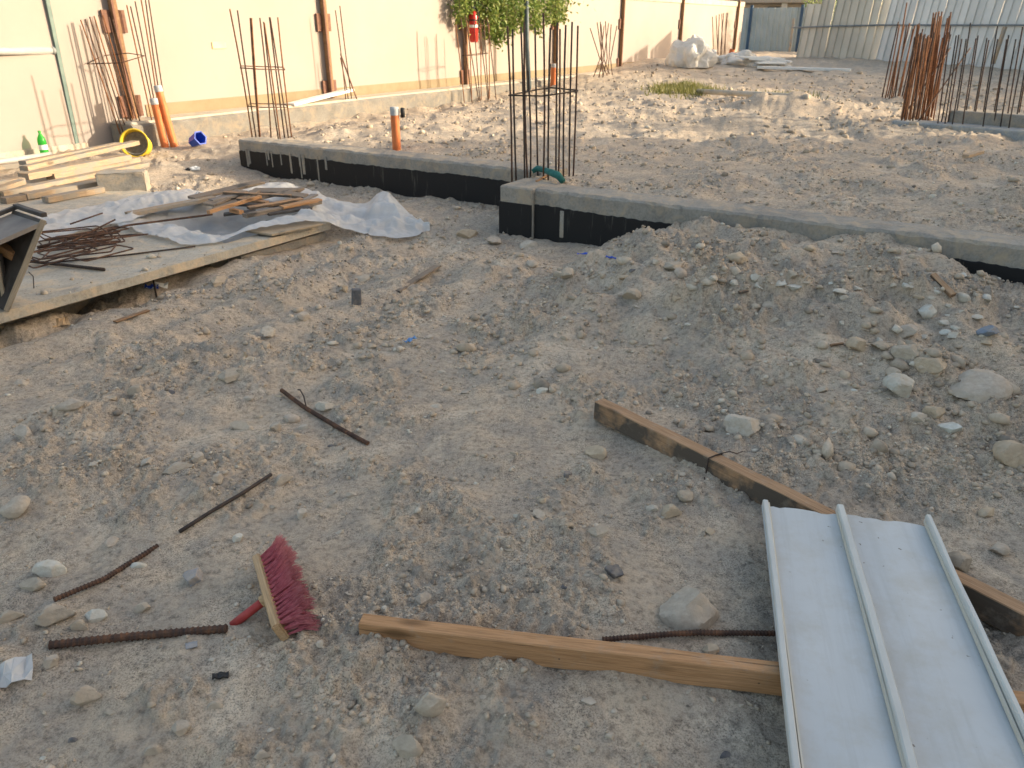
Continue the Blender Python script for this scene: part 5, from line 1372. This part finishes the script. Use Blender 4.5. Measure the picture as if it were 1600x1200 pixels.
BIG = [
 (358,588,46,26,'stone','pale grey flat-topped stone beside the cardboard sliver'),
 (110,632,46,22,'stone','long tan stone at the left above the ruts'),
 (34,678,32,24,'stone','rounded stone at the left edge of the mid ground'),
 (24,795,46,34,'stone','big blunt stone at the left edge, level with the dark bar'),
 (274,732,52,24,'stone','elongated grey stone with a round stone at its right'),
 (309,718,22,20,'stone','round stone just right of the elongated grey stone'),
 (212,610,28,16,'stone','flat stone in the wheel rut at the left'),
 (375,668,42,18,'stone','low whitish stone between the ruts and the hooked bar'),
 (430,668,20,20,'stone','small pale pointed stone left of the hooked bar end'),
 (508,636,30,20,'stone','dusty stone touching the hooked rusty bar'),
 (455,655,24,16,'stone','flattish stone under the hooked rusty bar'),
 (340,750,20,26,'stone','upright small stone left of the triangular stone'),
 (439,750,34,24,'stone','triangular stone at the upper end of the dark bar'),
 (472,804,18,18,'stone','egg-shaped pale pebble above the broom'),
 (372,842,16,16,'stone_white','pale bluish chip above the broom handle'),
 (175,845,20,24,'stone','slanted small stone above the half buried bar'),
 (76,894,44,32,'stone_white','whitish slab stone at the left above the big boulder'),
 (46,916,52,24,'stone','flat pale stone left of the whitish slab stone'),
 (82,962,64,44,'stone','largest stone at lower left, at the end of the buried bar'),
 (124,978,30,26,'stone','rounded stone right beside the largest lower left stone'),
 (148,965,38,26,'stone_white','flat pointed pale stone behind the rounded one at lower left'),
 (12,964,44,26,'stone','flat stone cut by the lower left picture edge'),
 (213,884,26,14,'stone_white','small white flake beside the half buried bar'),
 (301,901,32,34,'stone_blue','blue-grey slate piece between buried bar and broom'),
 (224,952,26,20,'stone','dusty lump between the thick bar and the slate piece'),
 (132,1090,48,36,'stone','broken stone with a pale face at the lower left'),
 (82,1036,24,22,'stone','brown stone under the left end of the thick bar'),
 (282,1140,34,26,'stone','rounded stone near the lower edge left of centre'),
 (634,1173,52,36,'stone','pale blocky stone at the bottom edge of the picture'),
 (673,1101,48,40,'stone','angular stone in front of the pine timber'),
 (500,1008,14,16,'stone','small stone touching the broom bristles'),
 (660,938,28,24,'stone','light lump of stone above the pine timber end'),
 (600,954,14,14,'stone_white','small white pebble near the pine timber end'),
 (930,710,34,26,'stone_tan','dusty tan stone near the left end of the stained timber'),
 (934,832,38,22,'stone','sloped pale stone in the middle of the ground'),
 (1047,799,34,30,'stone_tan','tan stone with a clean face near the wire tie'),
 (1072,772,24,28,'stone','upright flat stone above the clean tan stone'),
 (1020,796,20,14,'stone','grey stone nestled left of the clean tan stone'),
 (960,893,34,24,'stone_dark','black stone above the large flat stone'),
 (1075,942,90,98,'stone','very large flat stone sunk in the dirt above the pine timber'),
 (1110,1018,28,22,'stone_tan','broken tan stone between the bar and the pine timber'),
 (1162,660,50,44,'stone','half buried slab stone right of the stained timber'),
 (1408,606,44,38,'stone_white','bright angular stone left of the huge boulder'),
 (1396,585,24,22,'stone','grey stone touching the bright angular stone'),
 (1526,602,100,58,'stone','huge boulder half sunk at the right'),
 (1586,712,52,44,'stone_tan','round tan stone at the right edge of the picture'),
 (1456,572,42,34,'stone_tan','rounded tan stone above the huge boulder'),
 (1418,551,38,30,'stone','oblong tan-grey stone left of the rounded tan stone'),
 (1340,541,28,26,'stone_tan','squarish tan stone in a row of four'),
 (1374,541,28,18,'stone','grey flattish stone in a row of four'),
 (1414,518,40,26,'stone','oblong stone above the row of four'),
 (1448,488,28,26,'stone_white','whitish green stone on the right heap'),
 (1546,518,34,24,'stone_blue','bluish stone at the right under the beam'),
 (1543,537,18,14,'stone_tan','small tan stone below the bluish stone'),
 (1476,503,16,12,'stone_white','small pale chip right of the whitish green stone'),
 (1489,524,20,14,'stone_white','pale green chip left of the bluish stone'),
 (1528,497,22,14,'stone_white','pale green chip above the bluish stone'),
 (1505,466,20,16,'stone_white','pale chip right of the brown wood chunk'),
 (1542,468,16,16,'stone_white','pale squarish chip at the upper right of the heap'),
 (1420,449,20,18,'stone_white','pale chip left of the brown wood chunk'),
 (1340,452,22,12,'stone_white','flat bright chip on top of the heap'),
 (1316,457,26,12,'stone_white','flat bright chip left of another on the heap'),
 (1237,447,32,14,'stone_white','flat pale green stone on the middle of the heap'),
 (1181,437,20,18,'stone_white','pale stone at the left of the heap'),
 (1147,441,14,12,'stone_white','little pale chip at the left foot of the heap'),
 (1115,434,14,12,'stone_white','leftmost pale chip of the heap'),
 (1151,404,32,22,'stone_tan','greenish tan lump near the top of the heap'),
 (1265,387,18,14,'stone_tan','small lump under the beam on the heap crest'),
 (1238,431,24,20,'stone','wedge shaped stone on the heap'),
 (1051,416,44,22,'stone','flat layered clod in front of the heap'),
 (1024,411,14,12,'stone_white','white pebble left of the flat layered clod'),
 (1063,428,20,16,'stone','stone under the flat layered clod'),
 (940,354,18,18,'stone_white','white stone against the tarred beam side'),
 (976,350,26,16,'stone_white','pale flat stone against the tarred beam side'),
 (954,370,22,22,'stone','dusty stone below the white ones by the tarred beam'),
 (731,368,32,20,'stone_tan','tan boulder in front of the beam corner'),
 (773,378,26,18,'stone','rounded grey stone right of the tan boulder'),
 (831,413,18,12,'stone','small stone in front of the beam corner'),
 (828,384,30,12,'stone','flat pale stone under the beam corner'),
 (985,462,30,24,'stone','greyish stone in the middle behind the ruts'),
 (888,430,22,22,'stone','cracked lump of dry soil in the middle'),
 (419,520,22,26,'stone','upright stone at the end of the wheel ruts'),
 (415,540,18,14,'stone','small rounded stone below the upright rut stone'),
 (473,496,24,16,'stone','flat stone beyond the wheel ruts'),
 (340,440,30,18,'stone_tan','tan stone on the dirt in front of the pad'),
 (461,372,20,16,'stone','round stone against the pad end'),
 (538,452,14,16,'stone_tan','pinkish stone left of the standing block piece'),
 (565,437,26,10,'stone','flat stone behind the standing block piece'),
 (1500,882,40,36,'stone','bluish grey stone right of the white panel'),
 (1560,860,30,22,'stone','grey stone right of the panel near the edge'),
 (1545,803,30,18,'stone_tan','tan stone right of the panel top corner'),
 (1485,668,40,22,'stone_white','two-toned pale stone below the huge boulder'),
 (1460,645,28,26,'stone_tan','tan lump below the huge boulder'),
 (1438,655,28,22,'stone','pale chip left of the tan lump'),
 (1284,610,24,14,'stone','flat pale stone in the right middle ground'),
 (1345,625,90,24,'stone','long low ledge of rock below the bright angular stone') ,
]
random.seed(21)
for b in BIG[:-1]:
    sk = .22
    if 'sunk' in b[5] or 'half buried' in b[5]: sk = .43
    stone(*b, sink=sk, rz=(.0 if b[2] > 40 else None))
# other loose stones: each described by its look and by the nearest things round it
LAND = [('the broom', 450, 930), ('the broom handle', 385, 965), ('the thick ribbed bar', 215, 1002), ('the left end of the thick bar', 80, 1014), ('the half buried bar', 165, 900),
 ('the dark smooth bar', 350, 795), ('the triangular stone', 439, 750), ('the hooked rusty bar', 520, 665), ('the largest lower left stone', 82, 962), ('the elongated grey stone', 274, 732),
 ('the flat-topped grey stone', 358, 588), ('the long tan stone', 110, 632), ('the slate piece', 301, 901), ('the broken pale-faced stone', 132, 1090), ('the clear plastic scrap', 15, 1058),
 ('the pine timber end', 570, 985), ('the middle of the pine timber', 880, 1030), ('the right part of the pine timber', 1150, 1060), ('the large flat stone', 1075, 954), ('the black stone', 960, 893),
 ('the clean tan stone', 1047, 799), ('the wire tie', 1110, 742), ('the stained timber end', 935, 640), ('the panel corner', 1190, 790), ('the sloped pale stone', 934, 832),
 ('the huge boulder', 1526, 602), ('the bright angular stone', 1408, 606), ('the half buried slab stone', 1162, 660), ('the round tan edge stone', 1586, 712), ('the brown wood chunk', 1470, 455),
 ('the bluish stone', 1546, 518), ('the layered clod', 1051, 416), ('the row of four stones', 1360, 541), ('the beam corner', 800, 360), ('the blue strap', 641, 534),
 ('the standing block piece', 557, 465), ('the cracked soil lump', 888, 430), ('the greyish mid stone', 985, 462), ('the rut end stones', 419, 530), ('the pale heap chips', 1240, 447),
 ('the plastic sheet tip', 660, 362), ('the angular front stone', 673, 1101), ('the blocky bottom stone', 634, 1173), ('the bottom left rounded stone', 282, 1140)]
used_labels = set(b[5] for b in BIG)
def describe(px, py, w_, asp, mt):
    size = 'tiny' if w_ < 11.5 else ('small' if w_ < 15 else 'fist-sized')
    shape = 'flat' if asp < .6 else ('chunky' if asp > .74 else 'rounded')
    col = {'stone': 'dusty', 'stone_white': 'pale', 'stone_tan': 'tan', 'stone_dark': 'dark'}[mt]
    near = sorted(LAND, key=lambda q: (q[1] - px) ** 2 + ((q[2] - py) * 1.5) ** 2)
    def rel(q):
        dx, dy = px - q[1], (py - q[2]) * 1.3
        if abs(dx) > 2 * abs(dy): return 'left of' if dx < 0 else 'right of'
        if abs(dy) > 2 * abs(dx): return 'behind' if dy < 0 else 'in front of'
        return ('behind and left of' if dy < 0 else 'in front and left of') if dx < 0 else ('behind and right of' if dy < 0 else 'in front and right of')
    for q in near[:2]:
        lab = '%s %s %s stone %s %s' % (size, shape, col, rel(q), q[0])
        if lab not in used_labels: break
        lab = None
    if lab is None:
        for q2 in near[1:6]:
            lab = '%s %s %s stone %s %s, towards %s' % (size, shape, col, rel(near[0]), near[0][0], q2[0])
            if lab not in used_labels: break
    lab = ' '.join(lab.split()[:16])
    used_labels.add(lab); return lab
ZONES = [((30, 560, 560, 800), 46, 0), ((20, 1030, 560, 1190), 22, 0), ((560, 1060, 1190, 1190), 12, 0), ((520, 700, 1180, 950), 30, 0),
 ((1010, 390, 1590, 560), 66, 1), ((1180, 600, 1590, 780), 30, 0), ((600, 400, 1000, 640), 30, 0)]
random.seed(33)
for (x0, y0, x1, y1), n_, heap in ZONES:
    k = 0; tries = 0
    while k < n_ and tries < 900:
        tries += 1
        if random.random() < .45 and k > 4: cx, cy = random.gauss(lx, 40), random.gauss(ly, 18)
        else: cx, cy = random.uniform(x0, x1), random.uniform(y0, y1)
        px, py = cx, cy
        if not (x0 < px < x1 and y0 < py < y1): continue
        p = g(px, py, .02)
        if any((p.x - a) ** 2 + (p.y - b_) ** 2 < (c_ * 1.4 + .012) ** 2 for a, b_, c_ in taken): continue
        w_ = min(8.5 * random.paretovariate(2.8), 22) * (.8 + .4 * (py - 400) / 800)
        asp = random.uniform(.45, .85)
        mt = random.choices(['stone', 'stone_white', 'stone_tan', 'stone_dark'], [.78, .5 if heap else .06, .12, .03])[0]
        stone(px, py, w_ + 2, w_ * asp, mt, describe(px, py, w_, asp, mt), 'small loose stones on the dirt', sink=random.uniform(.28, .5)); k += 1; lx, ly = px, py

build_ground()

# ---- pebbles and grit: one uncountable mass
def pebbles():
    t_ = (1 + 5 ** .5) / 2
    iv = np.array([(-1,t_,0),(1,t_,0),(-1,-t_,0),(1,-t_,0),(0,-1,t_),(0,1,t_),(0,-1,-t_),(0,1,-t_),(t_,0,-1),(t_,0,1),(-t_,0,-1),(-t_,0,1)], float)
    iv /= np.linalg.norm(iv[0])
    fi = np.array([(0,11,5),(0,5,1),(0,1,7),(0,7,10),(0,10,11),(1,5,9),(5,11,4),(11,10,2),(10,7,6),(7,1,8),(3,9,4),(3,4,2),(3,2,6),(3,6,8),(3,8,9),(4,9,5),(2,4,11),(6,2,10),(8,6,7),(9,8,1)])
    xs, ys, rs = [], [], []
    def add(n, ylo, yhi, rlo, rhi, al, wid=.75):
        yy = np.sqrt(rng.uniform(ylo ** 2, yhi ** 2, n)); xx = rng.uniform(-1, 1, n) * (yy * .92 + .62) * wid
        u = rng.random(n); rr = rlo * (1 - u * (1 - (rlo / rhi) ** al)) ** (-1 / al)
        dens = 1.1 * fbm(xx, yy, .75, 4, 5, .6) + .7 * fbm(xx, yy, .16, 2, 72)
        keep = rng.random(n) < np.clip(.20 + .85 * dens, .03, 1)
        xs.append(xx[keep]); ys.append(yy[keep]); rs.append(rr[keep])
    add(62000, 1.05, 2.6, .0017, .014, 2.4)
    add(46000, 2.4, 4.6, .0028, .020, 2.35)
    add(26000, 4.3, 8.5, .005, .026, 2.5)
    add(11000, 8.0, 18, .011, .05, 2.2)
    def field(n, s0, s1, t0, t1, rlo, rhi, al, p=1.0):
        ss = s0 + (s1 - s0) * rng.random(n) ** p; tt = rng.uniform(t0, t1, n); xx = B0.x + W.x * ss + N.x * tt; yy = B0.y + W.y * ss + N.y * tt
        u = rng.random(n); rr = rlo * (1 - u * (1 - (rlo / rhi) ** al)) ** (-1 / al)
        keep = rng.random(n) < np.clip(.5 + 1.1 * fbm(xx, yy, .5, 3, 81), .05, 1)
        xs.append(xx[keep]); ys.append(yy[keep]); rs.append(rr[keep])
    field(5200, -2.5, -.06, .9, 5.5, .007, .045, 1.9)
    field(3000, .4, 7.0, -4.0, 6.0, .010, .05, 2.0, 1.3)
    field(1700, 6.0, 16.0, -5.5, 6.0, .016, .09, 2.0)
    field(1600, -2.8, -.3, -.9, .9, .006, .028, 1.9)
    x = np.concatenate(xs); y = np.concatenate(ys); r = np.concatenate(rs)
    s = (x - B0.x) * W.x + (y - B0.y) * W.y; t = (x - B0.x) * N.x + (y - B0.y) * N.y
    ok = ~((t < -1.05) & (t > -5.4) & (s < -.82))
    ok &= ~((s > -.03) & (s < .33) & (t > -.06)) & ~((s > .77) & (s < 1.13) & (t < .0) & (t > -4.2)) & ~(t < -5.95)
    x, y, r = x[ok], y[ok], r[ok]; n = len(x)
    z = Hs(x, y)
    nt2 = 900; tt = -1.1 - 1.9 * rng.random(nt2) ** 1.7; ss = rng.uniform(-5.5, -.92, nt2); kp = ~((ss > -1.78) & (tt < -1.24)); tt, ss = tt[kp], ss[kp]; nt2 = len(tt)
    x = np.concatenate([x, B0.x + W.x * ss + N.x * tt]); y = np.concatenate([y, B0.y + W.y * ss + N.y * tt]); z = np.concatenate([z, np.full(nt2, PT)]); r = np.concatenate([r, .002 * rng.random(nt2) ** -.45]); n = len(x)
    V = iv[None] * (1 + rng.normal(0, .21, (n, 12, 1)))
    V = V * (r[:, None, None] * np.stack([rng.uniform(.8, 1.3, n), rng.uniform(.65, 1.1, n), rng.uniform(.45, .9, n)], -1)[:, None, :])
    a = rng.uniform(0, 6.28, n); ca, sa = np.cos(a)[:, None], np.sin(a)[:, None]
    X = V[..., 0] * ca - V[..., 1] * sa + x[:, None]; Y = V[..., 0] * sa + V[..., 1] * ca + y[:, None]; Z = V[..., 2] + (z + r * .22)[:, None]
    co = np.stack([X, Y, Z], -1).reshape(-1, 3)
    F = (fi[None] + (np.arange(n) * 12)[:, None, None]).reshape(-1, 3)
    me = bpy.data.meshes.new('pebbles')
    me.vertices.add(len(co)); me.vertices.foreach_set('co', co.ravel())
    me.loops.add(F.size); me.loops.foreach_set('vertex_index', F.ravel().astype(np.int32))
    me.polygons.add(len(F)); me.polygons.foreach_set('loop_start', (np.arange(len(F)) * 3).astype(np.int32)); me.polygons.foreach_set('loop_total', np.full(len(F), 3, np.int32))
    me.update(calc_edges=True)
    o = link('pebbles', me, M['pebble']); tag(o, 'loose pebbles and crumbs strewn over the bare dirt', 'gravel', None, 'stuff')
pebbles()
